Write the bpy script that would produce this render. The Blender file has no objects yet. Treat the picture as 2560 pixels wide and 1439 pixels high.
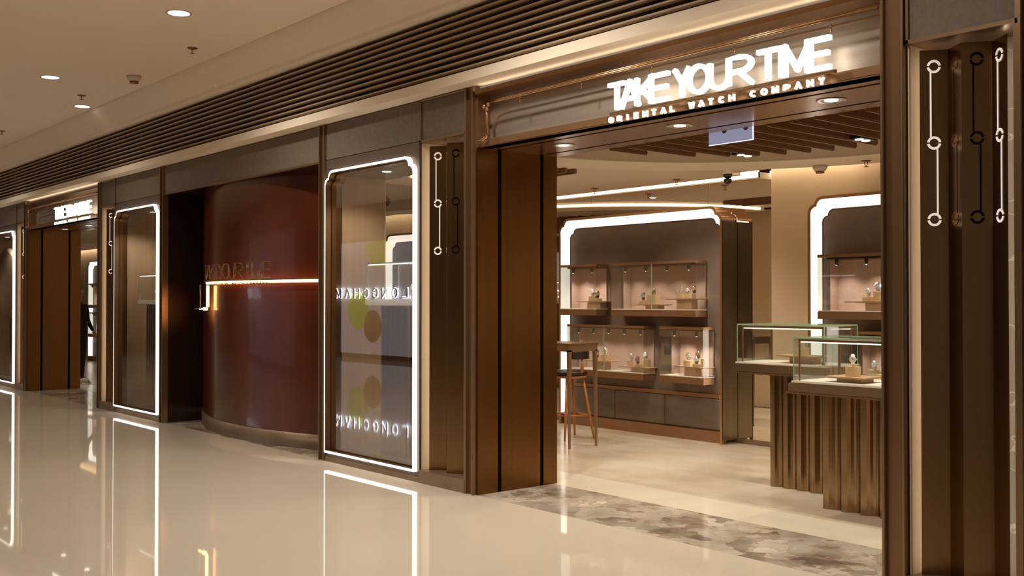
import bpy, bmesh, math, random
from math import pi, sin, cos, radians
from mathutils import Vector, Matrix
from mathutils.geometry import tessellate_polygon
random.seed(4)
S = bpy.context.scene
COL = S.collection

# ------------------------------------------------------------------ camera
YAW, PITCH = radians(40.04), radians(0.72)
cd = bpy.data.cameras.new('camera'); cam = bpy.data.objects.new('camera', cd); COL.objects.link(cam)
cd.sensor_width = 36; cd.lens = 36 * 2600 / 2560; cd.clip_start = .05; cd.clip_end = 200
f = Vector((-cos(YAW) * cos(PITCH), sin(YAW) * cos(PITCH), sin(PITCH)))
r = Vector((sin(YAW), cos(YAW), 0)); u = r.cross(f)
cam.matrix_world = Matrix(((r.x, u.x, -f.x, 0), (r.y, u.y, -f.y, -4.978), (r.z, u.z, -f.z, 1.5), (0, 0, 0, 1)))
S.camera = cam

# ------------------------------------------------------------------ world, exposure
w = bpy.data.worlds.new('hall_ambience'); S.world = w; w.use_nodes = True
w.node_tree.nodes['Background'].inputs[0].default_value = (1, .86, .70, 1)
w.node_tree.nodes['Background'].inputs[1].default_value = .26
S.view_settings.view_transform = 'Standard'; S.view_settings.look = 'None'
S.view_settings.gamma = 1; S.view_settings.use_curve_mapping = False
S.view_settings.exposure = 0.0
WARM = (1, .80, .58)

def lamp(kind, loc, power, col=WARM, size=.1, size_y=None, rot=(0, 0, 0), cone=120, blend=.6, name='light'):
    l = bpy.data.lights.new(name, kind); l.energy = power; l.color = col
    if kind == 'AREA':
        l.size = size
        if size_y: l.shape = 'RECTANGLE'; l.size_y = size_y
    else:
        l.shadow_soft_size = size
    if kind == 'SPOT': l.spot_size = radians(cone); l.spot_blend = blend
    o = bpy.data.objects.new(name, l); COL.objects.link(o); o.location = loc; o.rotation_euler = rot
    return o

# hall: downlights of the corridor, bounce from the open concourse behind the camera
for x, e in ((-30, 90), (-24, 90), (-18.5, 100), (-13.5, 110), (-8.9, 250), (-5.2, 385), (-3.0, 150)):
    lamp('SPOT', (x, -1.42, 4.0), e, (1, .92, .80), .09, cone=150, blend=.9, name='hall_downlight_lamp')
for x in (-26, -19, -12.5):
    lamp('SPOT', (x, -4.2, 4.0), 80, (1, .92, .80), .09, cone=150, blend=.9, name='hall_downlight_lamp')
for x in (-26, -21, -16, -11, -4):
    lamp('SPOT', (x, -7.4, 4.0), 60, (1, .92, .80), .09, cone=150, blend=.9, name='hall_downlight_lamp')
# shop interior: ceiling lamps
for x, y, e in ((-5.3, 1.5, 34), (-3.7, 1.5, 34), (-4.5, 2.6, 30), (-7.2, 2.9, 30), (-8.9, 2.7, 26), (-6.6, 1.6, 22),
                (-11.5, 2.7, 26), (-2.6, 2.9, 26)):
    lamp('SPOT', (x, y, 2.66), e * 2.9, (1, .87, .70), .06, cone=130, blend=.8, name='shop_downlight_lamp')
for x in (-26, -23, -17, -15.4):
    lamp('SPOT', (x, 2.4, 2.7), 26, (1, .87, .70), .06, cone=130, blend=.8, name='shop_downlight_lamp')
# entrance soffit downlights
for x in (-5.81, -4.62, -3.43, -17.9, -16.7, -15.6):
    lamp('SPOT', (x, .43, 2.70), 20, (1, .87, .70), .05, cone=100, blend=.7, name='entrance_downlight_lamp')

# ------------------------------------------------------------------ materials
M = {}
def mat(name, col, rough=.5, metal=0., emit=None, es=1., coat=0., spec=.5):
    m = bpy.data.materials.new(name); m.use_nodes = True; nt = m.node_tree
    b = nt.nodes['Principled BSDF']
    b.inputs['Base Color'].default_value = (*col, 1); b.inputs['Roughness'].default_value = rough
    b.inputs['Metallic'].default_value = metal; b.inputs['Coat Weight'].default_value = coat
    b.inputs['Coat Roughness'].default_value = .04
    b.inputs['Specular IOR Level'].default_value = spec
    if emit:
        b.inputs['Emission Color'].default_value = (*emit, 1); b.inputs['Emission Strength'].default_value = es
    M[name] = m; return m

def vary(m, scale, c1, c2, stretch=(1, 1, 1), detail=4, rough=None, lo=.35, hi=.65, bump=0):
    nt = m.node_tree; b = nt.nodes['Principled BSDF']; L = nt.links
    tc = nt.nodes.new('ShaderNodeTexCoord'); mp = nt.nodes.new('ShaderNodeMapping')
    mp.inputs['Scale'].default_value = stretch
    n = nt.nodes.new('ShaderNodeTexNoise'); n.inputs['Scale'].default_value = scale; n.inputs['Detail'].default_value = detail
    cr = nt.nodes.new('ShaderNodeValToRGB'); cr.color_ramp.elements[0].position = lo; cr.color_ramp.elements[1].position = hi
    cr.color_ramp.elements[0].color = (*c1, 1); cr.color_ramp.elements[1].color = (*c2, 1)
    L.new(tc.outputs['Object'], mp.inputs[0]); L.new(mp.outputs[0], n.inputs['Vector'])
    L.new(n.outputs[0], cr.inputs[0]); L.new(cr.outputs[0], b.inputs['Base Color'])
    if rough:
        mr = nt.nodes.new('ShaderNodeMapRange'); mr.inputs[3].default_value = rough[0]; mr.inputs[4].default_value = rough[1]
        L.new(n.outputs[0], mr.inputs[0]); L.new(mr.outputs[0], b.inputs['Roughness'])
    if bump:
        bp = nt.nodes.new('ShaderNodeBump'); bp.inputs['Strength'].default_value = bump; bp.inputs['Distance'].default_value = .01
        L.new(n.outputs[0], bp.inputs['Height']); L.new(bp.outputs[0], b.inputs['Normal'])
    return m

vary(mat('hall_floor', (.66, .56, .43), .03, spec=.6), .35, (.64, .555, .44), (.69, .61, .50), detail=3)
mat('plaster', (.88, .75, .60), .75)
mat('plaster_shop', (.66, .55, .42), .75)
mat('plaster_taupe', (.36, .27, .19), .8); mat('opposite_wall', (.17, .12, .085), .6)
vary(mat('cream_wall', (.66, .50, .32), .6), .8, (.64, .48, .31), (.70, .54, .36))
vary(mat('panel_bronze', (.16, .12, .09), .42, .55), 3, (.155, .118, .092), (.185, .142, .112), stretch=(1, 1, .5), rough=(.36, .48))
vary(mat('panel_leather', (.10, .08, .065), .6), 30, (.145, .11, .082), (.17, .13, .10))
vary(mat('brass_jamb', (.27, .13, .04), .27, 1), 25, (.20, .098, .032), (.215, .106, .036), stretch=(1, 1, .02), rough=(.30, .36))
mat('brass', (.33, .22, .135), .32, .85)
mat('counter_bronze', (.34, .235, .14), .3, .85)
mat('brass_dark', (.26, .15, .08), .35, .8)
mat('copper', (.56, .33, .17), .28, .9)
mat('copper_satin', (.36, .20, .105), .38, .75)
mat('black_gap', (.006, .004, .003), 1, spec=.05)
vary(mat('brushed_steel', (.42, .36, .31), .34, .45), 18, (.38, .32, .275), (.47, .40, .345), stretch=(.05, 1, 1), rough=(.26, .4))
vary(mat('red_lacquer', (.11, .018, .008), .09, coat=.35), 1.4, (.075, .016, .007), (.115, .024, .011), rough=(.12, .30), detail=6, stretch=(1, 1, .5))
mat('dark_lacquer', (.02, .008, .004), .3)
vary(mat('kick_bronze', (.28, .2, .14), .35, .6), 6, (.26, .18, .12), (.32, .23, .16))
mat('slat_wood', (.50, .37, .25), .55)
mat('slat_dark', (.05, .03, .015), .8)
mat('shop_slat', (.17, .075, .03), .5)
mat('glow_white', (1, 1, 1), .5, emit=(1, .90, .82), es=2.4)
mat('glow_unit', (1, 1, 1), .5, emit=(1, .90, .80), es=1.25)
mat('glow_cove', (1, 1, 1), .5, emit=(1, .84, .64), es=4.5)
mat('glow_sign', (1, 1, 1), .5, emit=(1, .90, .72), es=1.7)
mat('glow_ledge', (1, 1, 1), .5, emit=(1, .88, .78), es=34)
mat('glow_orange', (1, .8, .5), .5, emit=(1, .42, .12), es=5)
mat('glow_lamp', (1, 1, 1), .5, emit=(1, .92, .82), es=4)
mat('glow_halo', (1, 1, 1), .5, emit=(.8, .86, 1), es=9)
mat('glow_panel', (.22, .22, .22), .6, emit=(.95, .88, .95), es=.20)
mat('screen_blue', (.1, .1, .1), .3, emit=(.45, .42, 1), es=3)
mat('decal_green', (.16, .28, .02), .6, emit=(.28, .42, .02), es=.4)
mat('decal_olive', (.16, .14, .03), .6)
vary(mat('fabric_rose', (.46, .32, .25), .85), 60, (.45, .31, .24), (.49, .34, .27))
mat('stone_white', (.80, .74, .64), .4)
mat('wood_pale', (.74, .54, .32), .5)
mat('wood_tray', (.50, .30, .17), .45)
mat('wood_warm', (.52, .20, .06), .45)
mat('leather_dark', (.022, .010, .007), .45)
mat('chrome', (.90, .88, .87), .22, .85)
mat('steel_gold', (.75, .48, .32), .18, 1.)
mat('dial_white', (.85, .85, .85), .25)
mat('dial_blue', (.05, .07, .45), .2)
mat('dial_black', (.02, .02, .025), .2)
mat('black_plastic', (.015, .013, .012), .35)
mat('white_plastic', (.62, .55, .46), .5)
mat('mirror', (.80, .74, .66), .015, 1.)
mat('cloth_black', (.012, .010, .010), .85)
mat('shoe_white', (.6, .52, .42), .6)
mat('skin', (.55, .32, .22), .55)
mat('hair', (.012, .008, .006), .5)
vary(mat('bronze_fluted', (.36, .25, .14), .2, 1), 10, (.35, .24, .135), (.39, .27, .155), stretch=(1, 1, .03))
vary(mat('unit_side', (.27, .22, .13), .3, .95), 12, (.36, .30, .19), (.385, .32, .205), stretch=(1, 1, .04))
vary(mat('unit_panel', (.24, .18, .14), .5, .2), 5, (.165, .12, .092), (.19, .14, .108), stretch=(1, 1, 3))
vary(mat('screen_metal', (.27, .19, .11), .28, 1), 12, (.27, .165, .08), (.29, .18, .09), stretch=(1, 1, .03))
vary(mat('pipe_metal', (.60, .36, .2), .22, .95), 8, (.55, .32, .17), (.64, .40, .22))

def marble(name, base, vein, dark, s, rough=.08, vw=.10, patch=.55):
    m = mat(name, base, rough, spec=.5); nt = m.node_tree; L = nt.links; b = nt.nodes['Principled BSDF']
    N = nt.nodes.new
    tc = N('ShaderNodeTexCoord'); no = N('ShaderNodeTexNoise'); no.inputs['Scale'].default_value = s * .6; no.inputs['Detail'].default_value = 5
    mx = N('ShaderNodeMixRGB'); mx.inputs[0].default_value = .30
    L.new(tc.outputs['Object'], no.inputs['Vector']); L.new(tc.outputs['Object'], mx.inputs[1]); L.new(no.outputs[1], mx.inputs[2])
    v = N('ShaderNodeTexVoronoi'); v.feature = 'DISTANCE_TO_EDGE'; v.inputs['Scale'].default_value = s
    v2 = N('ShaderNodeTexVoronoi'); v2.inputs['Scale'].default_value = s
    L.new(mx.outputs[0], v.inputs['Vector']); L.new(mx.outputs[0], v2.inputs['Vector'])
    n2 = N('ShaderNodeTexNoise'); n2.inputs['Scale'].default_value = s * .22; n2.inputs['Detail'].default_value = 7
    L.new(tc.outputs['Object'], n2.inputs['Vector'])
    cr = N('ShaderNodeValToRGB'); cr.color_ramp.elements[0].position = .0; cr.color_ramp.elements[1].position = vw
    cr.color_ramp.elements[0].color = (1, 1, 1, 1); cr.color_ramp.elements[1].color = (0, 0, 0, 1)
    L.new(v.outputs['Distance'], cr.inputs[0])
    sep = N('ShaderNodeSeparateColor'); L.new(v2.outputs['Color'], sep.inputs[0])
    w1 = N('ShaderNodeMath'); w1.operation = 'MULTIPLY'; w1.inputs[1].default_value = .40; L.new(sep.outputs[0], w1.inputs[0])
    w2 = N('ShaderNodeMath'); w2.operation = 'MULTIPLY'; w2.inputs[1].default_value = 1.35; L.new(n2.outputs[0], w2.inputs[0])
    ad = N('ShaderNodeMath'); ad.operation = 'ADD'; L.new(w1.outputs[0], ad.inputs[0]); L.new(w2.outputs[0], ad.inputs[1])
    c2 = N('ShaderNodeValToRGB'); c2.color_ramp.elements[0].position = patch; c2.color_ramp.elements[1].position = patch + .45
    c2.color_ramp.elements[0].color = (*base, 1); c2.color_ramp.elements[1].color = (*dark, 1)
    hv = N('ShaderNodeMath'); hv.operation = 'MULTIPLY'; hv.inputs[1].default_value = .62
    L.new(ad.outputs[0], hv.inputs[0]); L.new(hv.outputs[0], c2.inputs[0])
    m2 = N('ShaderNodeMixRGB'); L.new(cr.outputs[0], m2.inputs[0]); L.new(c2.outputs[0], m2.inputs[1]); m2.inputs[2].default_value = (*vein, 1)
    n3 = N('ShaderNodeMath'); n3.operation = 'MULTIPLY'; n3.inputs[1].default_value = .85
    L.new(cr.outputs[0], n3.inputs[0]); L.new(n3.outputs[0], m2.inputs[0])
    L.new(m2.outputs[0], b.inputs['Base Color']); return m
marble('marble', (.76, .70, .58), (.40, .28, .18), (.17, .13, .095), 8.0, .10, .05, .27)
marble('marble_grey', (.42, .37, .31), (.75, .70, .62), (.34, .30, .25), 5, .25, .015, .3)
vary(mat('travertine', (.62, .52, .38), .22), 1.3, (.58, .47, .34), (.68, .60, .48), stretch=(1, 1.6, 1), detail=8, rough=(.16, .3))
vary(mat('stone_border', (.74, .67, .54), .16), 2.5, (.72, .64, .51), (.78, .71, .58), detail=6)

def glass(name, tint, refl=.08, rough=0):
    m = bpy.data.materials.new(name); m.use_nodes = True; nt = m.node_tree; nt.nodes.clear(); N = nt.nodes.new; L = nt.links
    o = N('ShaderNodeOutputMaterial'); t = N('ShaderNodeBsdfTransparent'); g = N('ShaderNodeBsdfGlossy'); mx = N('ShaderNodeMixShader')
    t.inputs[0].default_value = (*tint, 1); g.inputs['Roughness'].default_value = rough
    lw = N('ShaderNodeLayerWeight'); lw.inputs[0].default_value = .35
    mr = N('ShaderNodeMapRange'); mr.inputs[3].default_value = refl; mr.inputs[4].default_value = .42
    L.new(lw.outputs['Fresnel'], mr.inputs[0]); L.new(mr.outputs[0], mx.inputs[0]); L.new(t.outputs[0], mx.inputs[1])
    L.new(g.outputs[0], mx.inputs[2]); L.new(mx.outputs[0], o.inputs[0]); M[name] = m
glass('glass', (.97, .99, .97), .06); glass('glass_case', (.98, 1, .99), .03)
mat('glass_edge', (.34, .46, .30), .2)
m = bpy.data.materials.new('acrylic'); m.use_nodes = True; nt = m.node_tree; nt.nodes.clear(); M['acrylic'] = m
_t = nt.nodes.new('ShaderNodeBsdfTransparent'); _t.inputs[0].default_value = (.7, .7, .8, 1); _e = nt.nodes.new('ShaderNodeEmission'); _e.inputs[0].default_value = (.62, .62, .85, 1); _e.inputs[1].default_value = .55
_m = nt.nodes.new('ShaderNodeMixShader'); _m.inputs[0].default_value = .55; _o = nt.nodes.new('ShaderNodeOutputMaterial')
nt.links.new(_t.outputs[0], _m.inputs[1]); nt.links.new(_e.outputs[0], _m.inputs[2]); nt.links.new(_m.outputs[0], _o.inputs[0])

# ------------------------------------------------------------------ mesh helpers
class MB:
    def __init__(s): s.v = []; s.f = []; s.sm = []
    def add(s, vs, fs, smooth=False):
        n = len(s.v); s.v += [tuple(v) for v in vs]
        for q in fs: s.f.append([n + i for i in q]); s.sm.append(smooth)
        return s
    def box(s, x0, x1, y0, y1, z0, z1):
        vs = [(x, y, z) for x in (x0, x1) for y in (y0, y1) for z in (z0, z1)]
        return s.add(vs, [(0, 1, 3, 2), (4, 6, 7, 5), (0, 4, 5, 1), (2, 3, 7, 6), (0, 2, 6, 4), (1, 5, 7, 3)])
    def bbox(s, x0, x1, y0, y1, z0, z1, b=.004):   # box with chamfered vertical and horizontal edges
        bm = bmesh.new()
        bmesh.ops.create_cube(bm, size=1)
        for v in bm.verts: v.co = Vector(((x0 + x1) / 2 + v.co.x * (x1 - x0), (y0 + y1) / 2 + v.co.y * (y1 - y0), (z0 + z1) / 2 + v.co.z * (z1 - z0)))
        bmesh.ops.bevel(bm, geom=list(bm.edges), offset=b, segments=2, affect='EDGES')
        bm.verts.index_update()
        s.add([v.co for v in bm.verts], [[v.index for v in q.verts] for q in bm.faces]); bm.free(); return s
    def tube(s, pts, rad, n=8, closed=False, caps=True, up=None):
        P = [Vector(p) for p in pts]; rings = []; m = len(P)
        rr = rad if isinstance(rad, (list, tuple)) else [rad] * m
        prev = None
        for i, p in enumerate(P):
            if closed: d = (P[(i + 1) % m] - P[i - 1])
            else: d = P[min(i + 1, m - 1)] - P[max(i - 1, 0)]
            d.normalize()
            if prev is None:
                a = Vector((0, 0, 1)) if abs(d.z) < .9 else Vector((0, 1, 0))
                e = (a - d * a.dot(d)).normalized()
            else:
                e = (prev - d * prev.dot(d)).normalized()
            prev = e; g = d.cross(e)
            rings.append([p + (e * cos(2 * pi * k / n) + g * sin(2 * pi * k / n)) * rr[i] for k in range(n)])
        vs = [v for q in rings for v in q]; fs = []
        for i in range(m if closed else m - 1):
            j = (i + 1) % m
            for k in range(n): fs.append((i * n + k, i * n + (k + 1) % n, j * n + (k + 1) % n, j * n + k))
        s.add(vs, fs, True)
        if caps and not closed:
            s.add(rings[0], [list(range(n))[::-1]]); s.add(rings[-1], [list(range(n))])
        return s
    def lathe(s, prof, c=(0, 0, 0), n=24, axis='z', smooth=True):
        vs = []; fs = []
        for (rad, h) in prof:
            for k in range(n):
                a = 2 * pi * k / n; x, y, z = rad * cos(a), rad * sin(a), h
                if axis == 'y': x, y, z = x, h, y
                vs.append((c[0] + x, c[1] + y, c[2] + z))
        for i in range(len(prof) - 1):
            for k in range(n): fs.append((i * n + k, i * n + (k + 1) % n, (i + 1) * n + (k + 1) % n, (i + 1) * n + k))
        s.add(vs, fs, smooth)
        for i, rev in ((0, True), (len(prof) - 1, False)):
            if prof[i][0] > 1e-5:
                q = [vs[i * n + k] for k in range(n)]; s.add(q, [list(range(n))[::-1] if rev else list(range(n))])
        return s
    def poly(s, loops, fn, back=None):  # filled 2D polygon with holes; fn maps (a,b) to 3D; back = fn for a second skin plus side walls
        L3 = [[Vector((a, b, 0)) for a, b in l] for l in loops]
        tri = tessellate_polygon(L3); flat = [p for l in loops for p in l]
        s.add([fn(*p) for p in flat], [list(t) for t in tri])
        if back:
            s.add([back(*p) for p in flat], [list(t)[::-1] for t in tri])
            for l in loops:
                m = len(l)
                for i in range(m):
                    a, b = l[i], l[(i + 1) % m]
                    s.add([fn(*a), fn(*b), back(*b), back(*a)], [(0, 1, 2, 3)])
        return s
    def strip(s, l1, l2, smooth=False, closed=True):
        m = len(l1)
        for i in range(m if closed else m - 1):
            j = (i + 1) % m; s.add([l1[i], l1[j], l2[j], l2[i]], [(0, 1, 2, 3)], smooth)
        return s

def obj(name, mb, m, parent=None):
    me = bpy.data.meshes.new(name); me.from_pydata(mb.v, [], mb.f)
    me.polygons.foreach_set('use_smooth', mb.sm); me.update()
    bm = bmesh.new(); bm.from_mesh(me)
    if any(mb.sm): bmesh.ops.remove_doubles(bm, verts=bm.verts, dist=1e-5)
    bmesh.ops.recalc_face_normals(bm, faces=bm.faces); bm.to_mesh(me); bm.free()
    if isinstance(m, str): m = M[m]
    me.materials.append(m)
    o = bpy.data.objects.new(name, me); COL.objects.link(o); o.parent = parent
    return o
def tag(o, label=None, cat=None, group=None, kind=None):
    if label: o['label'] = label
    if cat: o['category'] = cat
    if group: o['group'] = group
    if kind: o['kind'] = kind
    return o
def thing(name, loc, label, cat, group=None, rz=0):
    o = bpy.data.objects.new(name, None); COL.objects.link(o); o.location = loc; o.rotation_euler = (0, 0, rz)
    o.empty_display_size = .1
    return tag(o, label, cat, group)
def struct(name, mb, m, label, cat, parent=None):
    o = obj(name, mb, m, parent)
    if parent is None: tag(o, label, cat, kind='structure')
    return o
def sthing(name, loc, label, cat):
    o = thing(name, loc, label, cat); o['kind'] = 'structure'; return o
KIDS = {}
def copy_tree(o, loc, label=None, group=None, rz=None):
    c = o.copy(); COL.objects.link(c); c.location = loc
    if rz is not None: c.rotation_euler = (0, 0, rz)
    if label: c['label'] = label
    if group: c['group'] = group
    def rec(src, dst):
        for k in [q for q in ALLO if q.parent == src]:
            d = k.copy(); COL.objects.link(d); d.parent = dst; rec(k, d)
    ALLO = list(COL.objects)
    rec(o, c); return c

def notch(x0, x1, z0, z1, rr, n=6, bottom=False):
    """rectangle whose upper corners step in with two small quarter arcs"""
    pts = [(x0, z0), (x1, z0)]
    def arc(cx, cz, a0, a1):
        return [(cx + rr * cos(radians(a0 + (a1 - a0) * k / n)), cz + rr * sin(radians(a0 + (a1 - a0) * k / n))) for k in range(n + 1)]
    pts += arc(x1 - rr, z1 - 2 * rr, 0, 90) + arc(x1 - 2 * rr, z1 - rr, 0, 90)
    pts += arc(x0 + 2 * rr, z1 - rr, 90, 180) + arc(x0 + rr, z1 - 2 * rr, 90, 180)
    out = []
    for p in pts:
        if not out or (abs(p[0] - out[-1][0]) + abs(p[1] - out[-1][1])) > 1e-6: out.append(p)
    return out

# ------------------------------------------------------------------ mall shell
XL, XR = -80, 8
struct('floor', MB().box(XL, XR, -9.6, 0, -.1, 0), 'hall_floor', 'polished beige stone floor of the mall corridor', 'floor')
cb = MB().box(XL, XR, -9.6, -.42, 4.03, 4.15)
struct('ceiling', cb, 'plaster', 'beige plaster ceiling of the mall corridor with round downlights', 'ceiling')
# plaster bulkhead with rounded lower edge above the slats
prof = [(-.42, 4.04), (-.40, 3.98), (-.34, 3.90), (-.235, 3.81), (-.225, 3.795), (-.225, 3.775), (-.215, 3.757), (-.20, 3.75), (-.05, 3.75), (-.05, 4.1), (-.42, 4.1)]
b = MB(); b.strip([(XL, y, z) for y, z in prof], [(XR, y, z) for y, z in prof], True); struct('trim_1', b, 'plaster', 'beige plaster bulkhead with rounded lower edge above the slat grille', 'bulkhead')
b = MB().box(XL, XR, -.17, .05, 3.172, 3.25)
struct('trim_2', b, 'plaster', 'beige ledge running between slat grille and shopfront', 'ledge')
gr = thing('slat_grille', (0, -.15, 3.27), 'long brown grille of horizontal slats running above the whole shopfront', 'grille')
obj('backing', MB().box(XL, XR, .11, .13, -.02, .48), 'slat_dark', gr)
for k in range(9):
    z = .012 + .052 * k
    obj('slat', MB().box(XL, XR, 0, .05, z, z + .012), 'slat_wood', gr)
b = MB()
for k in range(40): b.box(-39 + k * 1.15, -38.97 + k * 1.15, .055, .09, -.02, .48)
obj('bracket', b, 'slat_dark', gr)['kind'] = 'stuff'

# opposite side of the corridor (seen only mirrored in glass and floor)
struct('wall_opposite', MB().box(XL, XR, -9.8, -9.6, 0, 4.1), 'opposite_wall', 'dark taupe wall across the corridor', 'wall')
lp = thing('lit_shopfront', (-20.6, -9.55, 0), 'white lit shopfront panel across the corridor with green dots', 'shopfront')
obj('light_panel', MB().box(-3.9, 5, -.04, 0, .12, 3.05), 'glow_panel', lp)
obj('plinth', MB().box(-3.9, 5, -.04, .02, 0, .12), 'slat_dark', lp)
for cx, cz, rr, mm in ((-2.0, 3.0, .62, 'decal_green'), (-3.0, 1.25, .5, 'decal_green'), (-2.3, .85, .42, 'decal_olive')):
    pts = [(cx + rr * cos(2 * pi * k / 40), min(3.04, cz + rr * sin(2 * pi * k / 40))) for k in range(40)]
    obj('dot', MB().poly([pts], lambda a, c: (a, .012, c), lambda a, c: (a, .001, c)), mm, lp)

# ------------------------------------------------------------------ stroke lettering
def arcp(cx, cy, rx, ry, a0, a1, n=14):
    return [(cx + rx * cos(radians(a0 + (a1 - a0) * k / n)), cy + ry * sin(radians(a0 + (a1 - a0) * k / n))) for k in range(n + 1)]
G = {
 'T': [[(0, 1), (1, 1)], [(.5, 1), (.5, 0)]], 'A': [[(0, 0), (.5, 1), (1, 0)], [(.22, .3), (.78, .3)]],
 'K': [[(0, 0), (0, 1)], [(1, 1), (.05, .42)], [(.3, .56), (1, 0)]], 'E': [[(1, 1), (0, 1), (0, 0), (1, 0)], [(0, .5), (.92, .5)]],
 'Y': [[(0, 1), (.5, .5), (1, 1)], [(.5, .5), (.5, 0)]], 'O': [arcp(.5, .5, .5, .5, 0, 360, 28)],
 'U': [[(0, 1)] + arcp(.5, .36, .5, .36, 180, 360) + [(1, 1)]], 'R': [[(0, 0), (0, 1), (.5, 1)] + arcp(.55, .74, .45, .26, 90, -90) + [(0, .48)], [(.45, .48), (1, 0)]],
 'I': [[(.5, 0), (.5, 1)]], 'M': [[(0, 0), (0, 1), (.5, .12), (1, 1), (1, 0)]], 'N': [[(0, 0), (0, 1), (1, 0), (1, 1)]],
 'L': [[(0, 1), (0, 0), (1, 0)]], 'W': [[(0, 1), (.25, 0), (.5, .9), (.75, 0), (1, 1)]], 'C': [arcp(.5, .5, .5, .5, 45, 315, 22)],
 'H': [[(0, 0), (0, 1)], [(1, 0), (1, 1)], [(0, .5), (1, .5)]], 'P': [[(0, 0), (0, 1), (.5, 1)] + arcp(.55, .72, .45, .28, 90, -90) + [(0, .44)]],
 'G': [arcp(.5, .5, .5, .5, 45, 340, 22) + [(1, .5), (.6, .5)]],
}
def strokes(ch, x0, x1, z0, z1, t, d0, d1, fn):
    """solid strokes of thickness t, from depth d0 to d1; fn(a, depth, z) -> 3D"""
    mb = MB(); W = x1 - x0 - t; H = z1 - z0 - t
    for st in G[ch]:
        P = [Vector((x0 + t / 2 + a * W, z0 + t / 2 + c * H)) for a, c in st]
        if len(P) < 8:
            for a, c in zip(P, P[1:]):
                d = (c - a); L_ = d.length
                if L_ < 1e-6: continue
                d /= L_; nrm = Vector((-d.y, d.x)) * t / 2; a2 = a - d * t * .42; c2 = c + d * t * .42
                q = [a2 + nrm, c2 + nrm, c2 - nrm, a2 - nrm]
                mb.poly([[tuple(v) for v in q]], lambda X, Z: fn(X, d0, Z), lambda X, Z: fn(X, d1, Z))
        else:
            m = len(P); cl = (P[0] - P[-1]).length < 1e-4
            o_, i_ = [], []
            for k in range(m):
                if cl: d = P[(k + 1) % (m - 1)] - P[(k - 1) % (m - 1)]
                else: d = P[min(k + 1, m - 1)] - P[max(k - 1, 0)]
                d.normalize(); nrm = Vector((-d.y, d.x)) * t / 2
                o_.append(P[k] + nrm); i_.append(P[k] - nrm)
            for k in range(m - 1):
                q = [o_[k], o_[k + 1], i_[k + 1], i_[k]]
                mb.poly([[tuple(v) for v in q]], lambda X, Z: fn(X, d0, Z), lambda X, Z: fn(X, d1, Z))
    return mb
BIG = [('T', 0, .153), ('A', .105, .28), ('K', .242, .407), ('E', .363, .53), ('Y', .566, .701), ('O', .676, .856), ('U', .84, 1.005),
       ('R', .978, 1.168), ('T', 1.196, 1.347), ('I', 1.345, 1.38), ('M', 1.372, 1.563), ('E', 1.520, 1.680)]
SMALL = 'ORIENTAL WATCH COMPANY'
def lit_sign(x, scale, label, group=None):
    t = thing('shop_sign', (x, -.05, 2.755), label, 'sign', group)
    for ch, a, c in BIG:
        obj('letter', strokes(ch, a * scale, c * scale, 0, .185, .027, -.02, .012, lambda X, D, Z: (X, D, Z)), 'glow_sign', t)
    obj('mounting_rail', MB().box(0, 1.70 * scale, .0, .02, -.022, -.006), 'brass', t)
    for k in range(6): obj('bracket', MB().box((.12 + .3 * k) * scale, (.135 + .3 * k) * scale, .02, .16, -.022, -.008), 'brass', t)
    w_ = 1.68 * scale / len(SMALL)
    for k, ch in enumerate(SMALL):
        if ch == ' ': continue
        a = k * w_; lw = .042 if ch in 'ORNAWCHMP' else .034
        obj('small_letter', strokes(ch, a, a + lw, -.078, -.038, .010, -.012, .004, lambda X, D, Z: (X, D, Z)), 'glow_sign', t)
    return t

# ------------------------------------------------------------------ shopfront pieces
def post(n, x0, x1, label, z1=3.165):
    t = sthing('trim_%d' % n, ((x0 + x1) / 2, 0, 0), label, 'post'); w_ = (x1 - x0) / 2
    g = .018
    obj('rib', MB().bbox(-w_, -w_ + g, -.035, .04, 0, z1, .003), 'brass', t)
    obj('rib', MB().bbox(w_ - g, w_, -.035, .04, 0, z1, .003), 'brass', t)
    obj('core', MB().box(-w_ + g, w_ - g - .012, -.012, .04, 0, z1), 'brass_dark', t)
    obj('groove', MB().box(w_ - g - .012, w_ - g, .02, .04, 0, z1), 'black_gap', t)
    return t
def symbol(o, x0, y0, x1, y1, zc, bright, parent):
    """three split rings joined by two slim bars, set on the face from (x0,y0) to (x1,y1)"""
    A = Vector((x0, y0)); D = Vector((x1 - x0, y1 - y0)); L_ = D.length; D /= L_; Nn = Vector((D.y, -D.x))
    if Nn.y > 0: Nn = -Nn
    def fn(off): return lambda a, c: (*(A + D * (L_ / 2 + a) + Nn * off), c)
    mb = MB(); ro, ri = .034, .022
    for z in (zc, zc - .392, zc - .784):
        for s0 in (8, 188):
            op = [(ro * cos(radians(s0 + 164 * k / 14)), z + ro * sin(radians(s0 + 164 * k / 14))) for k in range(15)]
            ip = [(ri * cos(radians(s0 + 164 * k / 14)), z + ri * sin(radians(s0 + 164 * k / 14))) for k in range(15)]
            mb.poly([op + ip[::-1]], fn(.003), fn(.0003))
    for a, z1, z0 in ((-.016, zc - .028, zc - .392 + .030), (.016, zc - .392 - .030, zc - .784 + .028)):
        mb.poly([[(a - .004, z0), (a + .004, z0), (a + .004, z1), (a - .004, z1)]], fn(.003), fn(.0003))
    return obj('cutout_plate', mb, bright, parent)
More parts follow.
